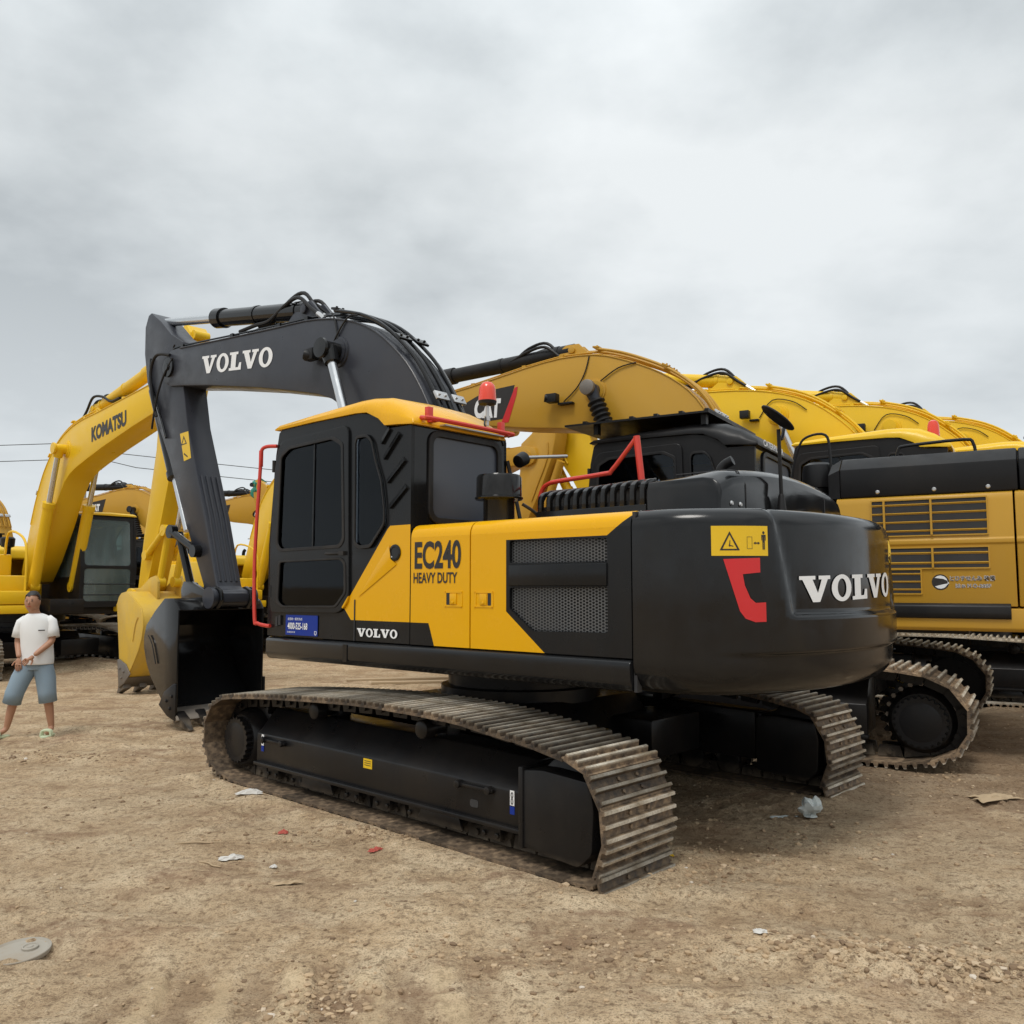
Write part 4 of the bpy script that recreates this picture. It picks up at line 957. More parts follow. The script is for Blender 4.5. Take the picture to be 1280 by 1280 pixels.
# ------------------------------------------------------------------ the other excavators
BOOM_C = [(.42, 1.72), (.30, 1.95), (.36, 2.35), (.52, 2.95), (.66, 3.35), (.80, 3.68), (.96, 3.94), (1.16, 4.14), (1.42, 4.32), (1.70, 4.46), (2.02, 4.59), (2.35, 4.68), (2.86, 4.70), (3.45, 4.63), (4.15, 4.50), (4.75, 4.42),
          (5.35, 4.42), (5.62, 4.36), (5.68, 4.20), (5.58, 4.06), (5.40, 4.02), (5.10, 4.06), (4.71, 4.06), (4.00, 3.90), (3.43, 3.79), (2.86, 3.73), (2.45, 3.66), (2.10, 3.55), (1.80, 3.38), (1.50, 3.00), (1.05, 2.25), (.66, 1.76)]
def excavator(name, label, group, loc, yaw, sc, st, lift=0, arm_rot=0):
    root = empty(name, loc, yaw, sc); tag(root, label, 'excavator', group)
    bw, gw = st.get('hw', .22), st.get('half', 1.345)
    ts = st.get('track', 1.0); cx = st.get('tx', 0.0); ty = st.get('tyaw', 0)
    U2 = Matrix.Translation((cx, 0, 0)) @ Matrix.Rotation(math.pi + ty, 4, 'Z') @ Matrix.Scale(ts, 4) @ Matrix.Translation((-1.94, 1.717, 0))
    for yo, sg in ((0.0, 1), (-2.78 if sc < 2 else 0, 1)):
        add_track(root, U2, yo, .655, st.get('shoe_far_shaded', st['shoe']) if yo == 0.0 else st['shoe'], 49, st.get('single', False), True)  # far track's darker shoes paint in the shadow it stands in
    add_track_frame(root, U2, 0.0, .655, 'chassis', 1); add_track_frame(root, U2, -3.435, .655, 'chassis', -1)
    carbody(root, U2, -1.717, 'chassis')
    if st.get('bolts'):
        for k in range(20):
            a = 2 * math.pi * k / 20
            m = MB(); m.cyl((3.72 + .235 * math.cos(a), -3.435 + .235, .36 + .235 * math.sin(a)), (3.72 + .235 * math.cos(a), -3.435 + .285, .36 + .235 * math.sin(a)), .018, n=6); m.build('hub_bolt', 'steel', root, mtx=U2)
    B = st['body']; g = gw
    z0, z1 = st.get('z', (1.10, 2.12))
    m = MB(); m.box(-1.98, 1.55, -g + .03, g - .25, z0 - .04, z0 + .14); m.box(1.3, 2.0, -.32, .26, z0, z0 + .25); m.build('deck_frame', st['deck'], root, .01)
    m = MB(); m.box(-1.98, 1.70, g - .35, g, z0 + .0, z0 + .15); m.box(-1.98, 1.78, -g, -g + .9, z0 + .0, z0 + .15); m.build('side_skirt', B, root, .02)
    # left service box with louvres
    L = MB(); L.prism(roundpoly([(g - .75, z0 + .16), (g - .01, z0 + .16), (g - .01, z1 - .02), (g - .06, z1 + .02), (g - .75, z1 + .03)], .04, 3), -1.99, -.20 + st.get('cabx', 0), 'x'); left = L.build('left_service_box', B, root, .01)
    for (x0, x1, zz0, zz1, n) in st.get('louvres', [(-1.75, -.95, z0 + .55, z0 + .85, 5)]):
        m = MB(); m.box(x0, x1, g - .012, g - .006, zz0, zz1); lv = m.build('louvre_dark_sheet', 'inside', left)  # dark sheet on the solid box paints in the shade behind the slats
        for k in range(n):
            z = zz0 + (k + .5) * (zz1 - zz0) / n; h = (zz1 - zz0) / n
            m = MB(); m.poly([(x0, g - .008, z + h * .42), (x1, g - .008, z + h * .42), (x1, g + .014, z + h * .02), (x0, g + .014, z + h * .02), (x1, g + .010, z - h * .05), (x0, g + .010, z - h * .05)], [(0, 1, 2, 3), (3, 2, 4, 5)])
            m.build('louvre_slat', B, lv)
        nd = st.get('dividers', 1)
        for q in range(1, nd + 1):
            x = x0 + (x1 - x0) * q / (nd + 1); m = MB(); m.box(x - .008, x + .008, g - .01, g + .018, zz0, zz1); m.build('louvre_divider', B, lv)
    for x in (-.95, -1.97):
        m = MB(); m.box(x - .004, x + .004, g - .012, g - .0085, z0 + .16, z1 - .05); m.build('panel_joint', 'inside', left)
    # right side tank and boxes
    m = MB(); m.box(-1.98, -.4, -g, -.45, z0 + .16, z1 + .0); m.box(-.38, .62, -g, -.50, z0 + .16, z1 + .05); m.box(.64, 1.45, -g, -.52, z0 + .16, z1 - .35); m.box(1.46, 1.78, -g, -.55, z0 + .16, z1 - .62); rb = m.build('right_tank', B, root, .035)
    m = MB(); m.tube([(1.65, -.62, z1 - .65), (1.65, -.62, z1 + .05), (1.4, -.62, z1 + .35), (.75, -.62, z1 + .45), (.6, -.62, z1 + .05)], .022, 8, 4); m.tube([(1.62, -g + .05, z1 - .65), (1.62, -g + .05, z1 - .05), (1.4, -g + .05, z1 + .2), (.75, -g + .05, z1 + .4), (.6, -g + .05, z1 + .05)], .022, 8, 4); m.build('handrail', st.get('rail', B), root)
    # hood
    hz = st.get('hood_z', .26)
    m = MB(); m.prism(roundpoly([(-1.99, z1 + .0), (-1.99, z1 + hz - .08), (-1.85, z1 + hz), (-1.0, z1 + hz + .02), (-.80, z1 + hz - .06), (-.74, z1)], .05, 4), -.95, .72, 'y'); m.build('engine_hood', st.get('hood', 'black_matte'), root, .02)
    m = MB(); m.lathe((-.55, -.2, z1), (0, 0, 1), [(0, .06), (.22, .06), (.24, .12), (.40, .13), (.43, .10)], 24); m.build('air_precleaner', 'black_matte', root)
    m = MB(); m.tube([(-1.2, -.7, z1), (-1.2, -.7, z1 + .5), (-1.26, -.7, z1 + .6)], .05, 12, 4); m.build('exhaust_pipe', 'black_matte', root)
    # counterweight
    cwo = add_counterweight(root, st.get('cw', B), False); cwo.matrix_local = Matrix.Diagonal((1, g / 1.352, (z1 + .06 - z0) / 1.05, 1)) @ Matrix.Translation((0, 0, z0 / ((z1 + .06 - z0) / 1.05) - .99))
    if not st.get('nocab'):
        cab = add_cab(root, st['cab'], st['roof'], glass=st.get('glass', 'glass_clear'), rear_glass=st.get('rear_glass', st.get('glass', 'glass_clear')), front_glass=st.get('glass', 'glass_clear'), slats=False)
        cs = st.get('cabs', 1.0)
        cy = cs * st.get('caby', 1)
        cab.matrix_local = Matrix.Translation((st.get('cabx', 0), g - 1.345 * cy + .002, st.get('cabz', 0))) @ Matrix.Diagonal((cs, cy, cs, 1))
        if st.get('beacon'):
            m = MB(); m.lathe((.1, .45, 3.04), (0, 0, 1), [(0, .03), (.01, .07), (.04, .07), (.05, .07), (.14, .065), (.19, .05), (.21, .015)], 20); m.build('beacon', 'orange_lens', cab)
        if st.get('grab'):
            m = MB()
            for z in (1.62, 1.42): m.tube([(1.70, .36, z), (1.74, .38, z), (1.74, 1.28, z), (1.70, 1.32, z)], .012, 6, 1)
            m.build('front_guard_rail', 'black_matte', cab)
        if st.get('visor'):
            m = MB()
            m.box(.30, 1.85, .26, 1.40, 3.12, 3.14)
            for k in range(6): m.box(.30 + k * .26, .34 + k * .26, .26, 1.40, 3.135, 3.16)
            for xx in (.35, 1.5): m.box(xx, xx + .05, .30, .35, 3.02, 3.12); m.box(xx, xx + .05, 1.30, 1.35, 3.02, 3.12)
            m.build('roof_guard', 'black_matte', cab)
    pv = Vector((.55, 0, 1.85)); G = Matrix.Translation(pv) @ Matrix.Rotation(-R(lift), 4, 'Y') @ Matrix.Translation(-pv)
    kw = st.get('boomkw', {})
    bo = add_boom(root, st['boom'], st['cyl'], 'rubber', hw=bw, outline=st.get('outline', BOOM), hose_gloss=st.get('tube'), inner=st.get('inner'), **kw)
    nose = kw.get('nose', (5.74, 4.40)); dx, dz = nose[0] - 5.74, nose[1] - 4.40
    pn = Vector((nose[0], 0, nose[1])); A = G @ Matrix.Translation(pn) @ Matrix.Rotation(-R(arm_rot), 4, 'Y') @ Matrix.Scale(st.get('arm_sc', 1), 4) @ Matrix.Translation(-pn) @ Matrix.Translation((dx, 0, dz))
    bo.matrix_local = G
    ar = add_arm(root, st['boom'], st['cyl'], hw=.16 if bw < .24 else .19, inner=st.get('inner'), lines=False); ar.matrix_local = A
    bk = add_bucket(root, st.get('bucket', st['boom']), teeth='steel', wear='steel'); bk.matrix_local = A
    return root, bo, left
def copy_tree(o, parent=None):
    c = o.copy(); COL.objects.link(c)
    if parent is not None: c.parent = parent; c.matrix_parent_inverse = o.matrix_parent_inverse.copy()
    for ch in list(o.children): copy_tree(ch, c)
    return c
YC = R(149)
# --- the tan machine right behind, its rear flank fills the right edge
st_cat = dict(body='tan', deck='chassis', cab='black_matte', roof='black_matte', boom='tan', cyl='graphite', inner='rubber', tube='tan', shoe='shoe_tan', shoe_far_shaded='shoe', rear_glass='glass_rear', track=1.22, tx=.56, half=1.45, z=(1.19, 2.47), hood='black_matte', hood_z=.36,
              louvres=[(-2.18 + .25, -1.20 + .25, 2.08, 2.42, 4)], cabs=1.12, cabx=.05, cabz=-.03, caby=1.45, glass='glass', visor=True, hw=.24, outline=[(x + max(0, x - 3.6) * .28, z - max(0, x - 3.6) * .03) for x, z in BOOM_C], single=True, bolts=True, cw='tan',
              boomkw=dict(nose=(5.90, 4.14), cylpin=(2.34, 4.18), cylfoot=(1.28, 1.55), bracket=(2.75, 4.80), armpin_c=(6.62, 4.66), cuff=True))
def make_cat():
    """the tan machine has a longer house than the generic one, so its flank is built here"""
    st = dict(st_cat); st['louvres'] = []
    root, bo, left = excavator('excavator', 'tan excavator with black cab and long louvred flank, cut off by the right edge', None, (3.2307, 10.2616, 0), YC, 1, st, arm_rot=-16)
    bpy.data.objects.remove(left, do_unlink=True) if False else None
    for ch in list(root.children):
        if ch.name.split('.')[0] in ('left_service_box', 'engine_hood', 'counterweight', 'air_precleaner', 'side_skirt'):
            for q in list(ch.children):
                for q2 in list(q.children): bpy.data.objects.remove(q2)
                bpy.data.objects.remove(q)
            bpy.data.objects.remove(ch)
    g = 1.45
    # flank: panels with pressed shoulder, three louvre fields
    fields = [(-2.18, -1.20, 2.085, 2.42, 4), (-2.18, -1.02, 1.775, 1.96, 2), (-1.61, -1.02, 1.535, 1.755, 3)]
    prof = [(g - .7, 1.42), (g + .0, 1.42), (g + .0, 1.985), (g + .012, 2.0), (g + .012, 2.035), (g - .002, 2.05), (g - .01, 2.40), (g - .03, 2.455), (g - .08, 2.475), (g - .7, 2.485)]
    m = MB(); m.prism(prof, -2.392, -.87, 'x'); fl = m.build('engine_door', 'tan', root, .004, angle=40)
    m = MB(); m.prism(prof, -3.35, -2.408, 'x'); m.build('counterweight', 'tan', root, .01, angle=40)
    m = MB(); m.box(-3.3, -2.4, -g, g - .71, 1.3, 2.46); m.box(-2.39, -.3, -g + .02, g - .72, 1.3, 2.46); m.build('house_core', 'tan', root, .02)
    m = MB(); m.prism([(g - .3, 1.19), (g - .01, 1.19), (g + .01, 1.22), (g + .01, 1.40), (g - .3, 1.41)], -3.3, 1.6, 'x'); m.build('side_skirt', 'tan', root, .008)
    m = MB(); m.prism(roundpoly([(g + .0, 1.30), (g + .035, 1.31), (g + .045, 1.35), (g + .04, 1.42), (g + .0, 1.45)], .01, 2), -2.34, -1.0, 'x'); m.build('black_rubbing_strip', 'black_matte', root, .004)
    for (x0, x1, a, b, n) in fields:
        yy = g - .001 if a > 2.0 else g + .002
        m = MB(); m.box(x0, x1, yy, yy + .004, a, b); lv = m.build('louvre_dark_sheet', 'inside', fl)  # flat dark sheet stands in for the shaded depth of the louvres
        for k in range(n):
            z = a + (k + .5) * (b - a) / n; h = (b - a) / n
            m = MB(); m.poly([(x0, yy + .003, z + h * .10), (x1, yy + .003, z + h * .10), (x1, yy + .014, z + h * .02), (x0, yy + .014, z + h * .02), (x1, yy + .003, z - h * .16), (x0, yy + .003, z - h * .16)], [(0, 1, 2, 3), (3, 2, 4, 5)]); m.build('louvre_slat', 'tan', lv)
        for x in ((-1.72,) if a > 1.7 else ()) + ((-1.31,) if a > 2 else ()):
            m = MB(); m.box(x - .009, x + .009, yy + .002, yy + .030, a, b); m.build('louvre_divider', 'tan', lv)
        link('louvre_frame', plate([rrect(x0 - .012, x1 + .012, a - .012, b + .012, .01), rrect(x0, x1, a, b, .006)], yy + .012, .012), 'tan', fl)
    m = MB(); m.box(-.86, 1.3, g - .7, g - .02, 1.42, 2.22); m.build('tool_box', 'black_matte', root, .03)
    # company sticker
    def T(txt, x, z, w_, h_, mat, y=g + .003, bold=.0): side_text(text_mesh(txt, w_, h_, bold=bold), x, z, y, mat, fl)
    link('sticker_emblem', plate([ell(-1.775, 1.64, .073, .073)], g + .002, .001), 'darkdecal', fl)
    link('sticker_emblem', plate([[(-1.775 + .062 * math.cos(a), 1.64 + .062 * math.sin(a)) for a in [R(40 + 28 * k) for k in range(11)]] + [(-1.80, 1.62), (-1.85, 1.63), (-1.83, 1.655), (-1.80, 1.67)]], g + .003, .001), 'white', fl)
    T('とひすせんゐ 装備', -1.855, 1.648, .37, .052, 'white', g + .0022, .05); T('とひすせんゐ 装備', -1.858, 1.65, .365, .048, 'darkdecal', g + .0035, .008)
    T('はぉＮＯ-205F', -1.90, 1.585, .29, .040, 'white', g + .0022, .05); T('はぉＮＯ-205F', -1.902, 1.587, .285, .036, 'graphite', g + .0035, .0)
    # hood: long black box with chamfered shoulder
    m = MB(); m.prism([(g - .05, 2.475), (g - .05, 2.76), (g - .20, 2.885), (-.9, 2.89), (-1.05, 2.47)], -2.44, -.90, 'x'); hd = m.build('engine_hood', 'black_matte', root, .02)
    bmx = MB(); bmx.poly([(-.90, g - .05, 2.475), (-.90, g - .05, 2.76), (-.90, g - .20, 2.885), (-.78, g - .12, 2.475), (-.78, g - .12, 2.72), (-.80, g - .22, 2.83), (-.9, .3, 2.885), (-.8, .3, 2.83), (-.78, .3, 2.475), (-.9, .3, 2.475)],
                         [(0, 3, 4, 1), (1, 4, 5, 2), (2, 5, 7, 6), (3, 8, 7, 5, 4)]); bmx.build('hood_nose', 'black_matte', hd)
    m = MB(); m.prism([(g - .05, 2.475), (g - .05, 2.76), (g - .20, 2.885), (-.9, 2.89), (-1.05, 2.47)], -3.3, -2.45, 'x'); m.build('engine_hood', 'black_matte', root, .02)
    for x in (-1.25, -1.75, -2.2): 
        m = MB(); m.lathe((x, g - .05, 2.52), (0, 1, 0), [(0, .02), (.004, .02), (.012, .012)], 12); m.build('hood_bolt', 'bolt', hd)
    m = MB(); m.tube([(-1.40, 1.1, 2.87), (-1.42, 1.1, 2.97), (-1.5, 1.1, 3.0), (-2.0, 1.1, 3.02), (-2.08, 1.1, 2.98), (-2.1, 1.1, 2.87)], .016, 8, 3); m.build('hood_rail', 'black_matte', hd)
    m = MB(); m.tube([(-2.9, .9, 2.87), (-2.85, .9, 3.0), (-2.5, .9, 3.02)], .014, 8, 3); m.build('hood_rail', 'black_matte', hd)
    m = MB(); m.lathe((-.62, 1.0, 2.3), (0, 0, 1), [(0, .13), (.32, .13), (.33, .16), (.36, .165), (.50, .165), (.57, .15), (.60, .10)], 28); m.build('air_precleaner', 'black_matte', root)
    m = MB(); m.tube([(-.36, 1.1, 2.4), (-.37, 1.1, 2.75), (-.45, 1.1, 3.08), (-.55, 1.1, 3.18), (-.72, 1.1, 3.18), (-.76, 1.1, 3.0), (-.77, 1.1, 2.5)], .014, 6, 4); m.build('grab_rail', 'black_matte', root)
    # boom lettering and lamp
    y = .243
    link('boom_badge', plate([[(4.70, 4.12), (4.54, 4.17), (4.39, 4.25), (4.21, 4.32), (3.95, 4.385), (3.58, 4.41), (3.72, 3.95), (4.02, 3.94), (4.54, 4.06)]], y, .002), 'darkdecal', bo)
    link('boom_badge_stripe', plate([[(3.58, 4.37), (3.53, 4.38), (3.55, 4.26), (3.68, 3.89), (3.80, 3.89)]], y + .002, .002), 'dred', bo)
    side_text(text_mesh('CAT', .44, .28, bold=.06), 4.26, 4.00, y + .003, 'white', bo, right=(-1, 0, -.07))
    tri_ = link('boom_badge_triangle', plate([[(4.09, 4.0), (3.97, 3.99), (4.03, 4.10)]], y + .0045, .001), 'dyellow', bo)
    m = MB(); m.box(2.84, 2.99, .30, .42, 4.06, 4.18); m.cyl((2.96, .36, 4.12), (3.02, .40, 4.13), .055, n=12); m.box(2.64, 2.86, .245, .33, 4.03, 4.06); m.build('boom_lamp', 'black_matte', bo, .008)
    m = MB(); m.tube([(2.80, .26, 4.08), (2.6, .26, 4.25), (2.48, .255, 4.45), (2.42, .25, 4.66)], .009, 5, 5); m.tube([(2.25, .26, 4.30), (2.0, .26, 4.44), (1.75, .255, 4.48)], .009, 5, 4); m.build('lamp_cable', 'rubber', bo)
    k = MB(); k.lathe((2.34, .46, 4.18), (0, 1, 0), [(0, .10), (.01, .105), (.05, .10), (.055, .09)], 24); hub = k.build('rod_end_cap', 'steel', bo)
    # maker's name on the upper rear of the cab
    cab = [c for c in root.children if c.name.startswith('cab')][0]
    link('lettering', text_mesh('CATERPILLAR', .52, .062, bold=.02), 'white', cab, frame_mtx((-.166, 1.27, 2.782), (0, -1, 0), (0, 0, 1)))
    return root
make_cat()
# --- the row of bright yellow machines beyond, only their booms, one cab and an arm show
GRPY = 'bright yellow excavators parked in a row beyond the tan machine'
st_k = dict(body='kyellow', deck='chassis', cab='black_matte', roof='kyellow', boom='kyellow', cyl='kyellow', inner='kyellow', tube='kyellow', shoe='shoe_tan', hood='kyellow', glass='glass_pale', beacon=True, grab=True, bucket='kyellow_worn')
st_r = dict(st_k, glass='glass', cabs=1.12, cabz=.02)
row, rb, _ = excavator('excavator', 'bright yellow excavator with red beacon just above the black hood of the tan machine', GRPY, (6.94, 13.7, 0), YC, 1.15, st_r)
link('lettering', text_mesh('DOUBLE INVESTOR', .60, .040, bold=.02), 'white', [c for c in row.children if c.name.startswith('cab')][0], frame_mtx((-.152, 1.20, 2.730), (0, -1, 0), (0, 0, 1)))
m = MB(); m.box(2.62, 2.76, .28, .40, 3.94, 4.06); m.box(2.50, 2.64, .222, .30, 3.9, 3.93); m.build('boom_lamp', 'black_matte', rb, .008)
for q in ((2.34, 4.02),): 
    m = MB(); m.tube([(2.5, .235, 3.95), (2.3, .24, 4.2), (2.0, .24, 4.15), (1.8, .235, 4.0)], .008, 5, 4); m.build('lamp_cable', 'rubber', rb)
r2 = copy_tree(row); r2.location = (10.6, 16.97, 0); r2.scale = (1.25,) * 3; r2['label'] = 'bright yellow excavator, second of three whose booms overlap above the black hood'
r3 = copy_tree(row); r3.location = (14.1, 20.35, 0); r3.scale = (1.33,) * 3; r3['label'] = 'farthest yellow excavator, boom tip lowest and last towards the right edge'
# --- bright yellow machine at the left, coming head-on, with the maker's name on its boom
k1, kb, _ = excavator('excavator', 'bright yellow excavator facing the camera at the left behind the walking man', 'bright yellow excavators facing the camera at the left', (-9.58, 17.14, 0), R(-41.3), 1.015, st_k, lift=1.5, arm_rot=9)
for mtx in (frame_mtx((3.25, -.2235, 3.96), (1, 0, .08), (0, 0, 1)), frame_mtx((4.55, .2235, 4.14), (-1, 0, -.08), (0, 0, 1))):
    link('lettering', text_mesh("KOMATSU", 1.30, .26, bold=.045), 'darkdecal', kb, mtx)
k2 = copy_tree(k1); k2.location = (-6.9, 22.2, 0); k2['label'] = 'bright yellow excavator half hidden between the black arm and the black cab'
# --- tan machines farther off at the left
st_t = dict(body='tan', deck='chassis', cab='black_matte', roof='black_matte', boom='tan', cyl='black', inner='black_matte', tube='tan', shoe='shoe_tan', hood='black_matte', glass='glass', visor=True, outline=BOOM_C,
            boomkw=dict(nose=(5.40, 4.20), cylpin=(2.34, 4.02), cylfoot=(1.28, 1.55), bracket=(2.75, 4.76), armpin_c=(6.3, 4.9), cuff=True))
GT = 'tan excavators parked far off at the left'
t1, tb, _ = excavator('excavator', 'distant tan excavator showing its boom above the cab of the yellow machine at the left', GT, (-9.7, 26.6, 0), R(158), 1.0, st_t)
link('boom_badge', plate([[(4.54, 4.17), (4.21, 4.32), (3.58, 4.41), (3.72, 3.95), (4.54, 4.06)]], .223, .002), 'darkdecal', tb)
side_text(text_mesh('CAT', .42, .24, bold=.07), 4.24, 4.02, .226, 'white', tb)
t2 = copy_tree(t1); t2.location = (-14.6, 25.6, 0); t2['label'] = 'distant tan excavator at the far left edge behind the yellow boom'
t3 = copy_tree(t1); t3.location = (-6.3, 28.5, 0); t3['label'] = 'distant tan excavator seen between the black arm and the red cab handrail'
t5 = copy_tree(t1); t5.location = (-13.2, 33.5, 0); t5.rotation_euler[2] = R(150); t5['label'] = 'small distant tan excavator above the pale cab of the nearest yellow machine'
t6 = copy_tree(t1); t6.location = (-19.5, 35.0, 0); t6.rotation_euler[2] = R(20); t6['label'] = 'distant tan excavator facing right at the left edge, behind the others'
t4 = copy_tree(t1); t4.location = (-2.6, 25.7, 0); t4['label'] = 'distant tan excavator hidden behind the black cab, its arm head under a green tarp'
m = MB(); m.ball((0, 0, 0), .42, 3, (.55, .5, 1.0))
for v in m.bm.verts: v.co += Vector((noise.noise(v.co * 5), noise.noise(v.co * 5 + Vector((3, 1, 0))), noise.noise(v.co * 4 + Vector((0, 5, 2))))) * .14
tp = m.build('green_tarp', 'tarp', angle=20); tp.location = (-8.25, 28.0, 4.7); tag(tp, 'green tarp wrapped over a distant arm head left of the red cab handrail', 'tarp')
# --- a tan arm and boom between the black cab and the tan machine (machine faces right)
st_e = dict(st_k, outline=BOOM_C, boomkw=dict(nose=(5.40, 4.20), cylpin=(2.34, 4.02), cylfoot=(1.28, 1.55), bracket=(2.75, 4.76), armpin_c=(6.3, 4.9)), body='tan', boom='tan', cyl='tan', inner='tan', tube='tan', roof='tan', bucket='tan', beacon=False, cab='black_matte')
ex, eb, _ = excavator('excavator', 'tan excavator facing right, boom tip and arm visible just right of the black cab', None, (-3.0, 21.5, 0), R(-50), 1.0, st_e)

# ------------------------------------------------------------------ ground
TRK = []   # flattened strips under the near machine are handled by the foot prints below
hero_o = Vector((.0673, 7.2916)); ca, sa = math.cos(YU - R(2.15)), math.sin(YU - R(2.15))
def gz(x, y):
    """height of the dirt at (x, y)"""
    v = Vector((x, y, 0))
    h = .030 * noise.noise(v * .35) + .020 * noise.noise(v * 1.3 + Vector((5, 2, 0))) + .012 * noise.noise(v * 4.1)
    # old wheel and track ruts running from the lower left to the right
    wv = y * .95 + x * .28 + .25 * noise.noise(v * .5)
    rk = sstep(-.1, .3, noise.noise(v * .55 + Vector((2, 8, 1)))); h += rk * .016 * math.sin(wv * 9.5) + .5 * rk * .010 * math.sin(wv * 23 + 2 * noise.noise(v * 2)) 
    r_ = noise.noise(v * 9.0 + Vector((1, 7, 0))); h += .0065 * r_
    k_ = sstep(.0, .35, noise.noise(v * .8 + Vector((9, 3, 2)))); h += k_ * (.018 * noise.noise(v * 13) + .010 * noise.noise(v * 27)) + .004 * noise.noise(v * 24)
    h += .035 * math.exp(-(((x - 1.75) / .55) ** 2 + ((y - 3.75) / .22) ** 2)) * (.5 + abs(noise.noise(v * 9)) * 2.2)
    # keep it low under the tracks of the near machine
    d = Vector((x, y)) - hero_o; lx = d.x * ca + d.y * sa; ly = -d.x * sa + d.y * ca
    for yo in (1.39, -1.39):
        e = max(abs(ly - yo) - .36, 0); f = max(abs(lx) - 2.1, 0); q = math.hypot(e, f); h = h * sstep(0, .35, q) + .034 * (1 - sstep(.02, .30, q)) + .012 * math.exp(-((q - .08) / .05) ** 2) * (.6 + noise.noise(v * 6))
    # grouser prints close to the camera
    if 2.9 < y < 3.95 and -1.75 < x < .15:
        u = (x + .18 * (y - 3.4)); w_ = sstep(2.9, 3.1, y) * sstep(3.95, 3.75, y) * sstep(-1.75, -1.5, x) * sstep(.15, -.05, x)
        h += w_ * (.026 * (1 if math.sin(u * 2 * math.pi / .30) > .25 else 0) * (.6 + .8 * noise.noise(v * 3)) - .006)
    # low mound by the yellow machine
    h += .22 * math.exp(-(((x + 8.3) / 1.5) ** 2 + ((y - 17.2) / .8) ** 2))
    h -= .012
    return h
def ground_sheet(name, xs, ys, fade=None):
    bm = bmesh.new(); V = []
    for y in ys: V.append([bm.verts.new((x, y, gz(x, y))) for x in xs])
    for a, b in zip(V, V[1:]):
        for k in range(len(a) - 1): bm.faces.new((a[k], a[k + 1], b[k + 1], b[k]))
    me = bpy.data.meshes.new(name); bm.to_mesh(me); bm.free()
    for p in me.polygons: p.use_smooth = True
    return me
def frange(a, b, n): return [a + (b - a) * i / n for i in range(n + 1)]
xs = frange(-60, -9, 40)[:-1] + frange(-9, -4.0, 90)[:-1] + frange(-4.0, 5.2, 560)[:-1] + frange(5.2, 10, 80)[:-1] + frange(10, 60, 35)
ys = frange(-8, 2.2, 14)[:-1] + frange(2.2, 7.0, 330)[:-1] + frange(7.0, 12, 120)[:-1] + frange(12, 24, 80)[:-1] + frange(24, 90, 40)
m, nt, b = newmat('packed_dirt')
big = tnoise(nt, .55, 5, .6); mid = tnoise(nt, 2.6, 8, .68, dist=.3); fine = tnoise(nt, 26, 6, .72); grit = tnoise(nt, 110, 3, .6)
strk = tnoise(nt, 3.4, 6, .62, stretch=(.7, 1.2, 1))
c = ramp(nt, mid, [(.32, (.40, .265, .150)), (.47, (.62, .450, .275)), (.62, (.76, .595, .395))])
c = mixc(nt, ramp(nt, big, [(.40, 0.0), (.66, .55)]), c, (.80, .64, .43))
c = mixc(nt, ramp(nt, strk, [(.52, 0.0), (.70, .40)]), c, (.24, .155, .09))
c = mixc(nt, ramp(nt, fine, [(.36, .75), (.50, 0.0)]), c, (.15, .095, .055))
c = mixc(nt, ramp(nt, fine, [(.58, 0.0), (.74, .6)]), c, (.80, .67, .50))
c = mixc(nt, ramp(nt, grit, [(.34, .65), (.50, 0.0)]), c, (.16, .105, .065))
red_ = tnoise(nt, .9, 3, .5)
c = mixc(nt, ramp(nt, red_, [(.60, 0.0), (.75, .35)]), c, (.30, .15, .085))
# grouser prints: compacted pale bars with relief shading painted in, and dark damp scuffs
def sm(a, b_, v):
    n_ = nt.nodes.new('ShaderNodeMapRange'); n_.interpolation_type = 'SMOOTHSTEP'; n_.inputs['From Min'].default_value = a; n_.inputs['From Max'].default_value = b_; nt.links.new(v, n_.inputs[0]); return n_.outputs[0]
tp_ = nt.nodes.new('ShaderNodeTexCoord'); sp_ = nt.nodes.new('ShaderNodeSeparateXYZ'); nt.links.new(tp_.outputs['Object'], sp_.inputs[0]); X_, Y_ = sp_.outputs[0], sp_.outputs[1]
wob_ = mth(nt, 'MULTIPLY', mth(nt, 'SUBTRACT', mid, .5), .35)
bar = mth(nt, 'SINE', mth(nt, 'MULTIPLY', mth(nt, 'ADD', mth(nt, 'ADD', X_, wob_), mth(nt, 'MULTIPLY', mth(nt, 'SUBTRACT', Y_, 3.4), .18)), 2 * math.pi / .30))
zone = mth(nt, 'MULTIPLY', mth(nt, 'MULTIPLY', sm(-1.7, -1.4, X_), sm(.05, -.2, X_)), mth(nt, 'MULTIPLY', sm(2.7, 3.0, Y_), sm(3.85, 3.6, Y_)))
c = mixc(nt, mth(nt, 'MULTIPLY', mth(nt, 'MULTIPLY', sm(.3, .9, bar), zone), .45), c, (.78, .60, .37))
c = mixc(nt, mth(nt, 'MULTIPLY', mth(nt, 'MULTIPLY', sm(-.2, -.9, bar), zone), .40), c, (.22, .14, .085))
scf = tnoise(nt, 1.5, 6, .65, dist=.6, stretch=(.55, 1.3, 1)); scf2 = tnoise(nt, 7, 6, .7)
c = mixc(nt, mth(nt, 'MULTIPLY', ramp(nt, scf, [(.52, 0.0), (.62, .75)]), ramp(nt, scf2, [(.42, .15), (.58, 1.0)])), c, (.27, .165, .10))
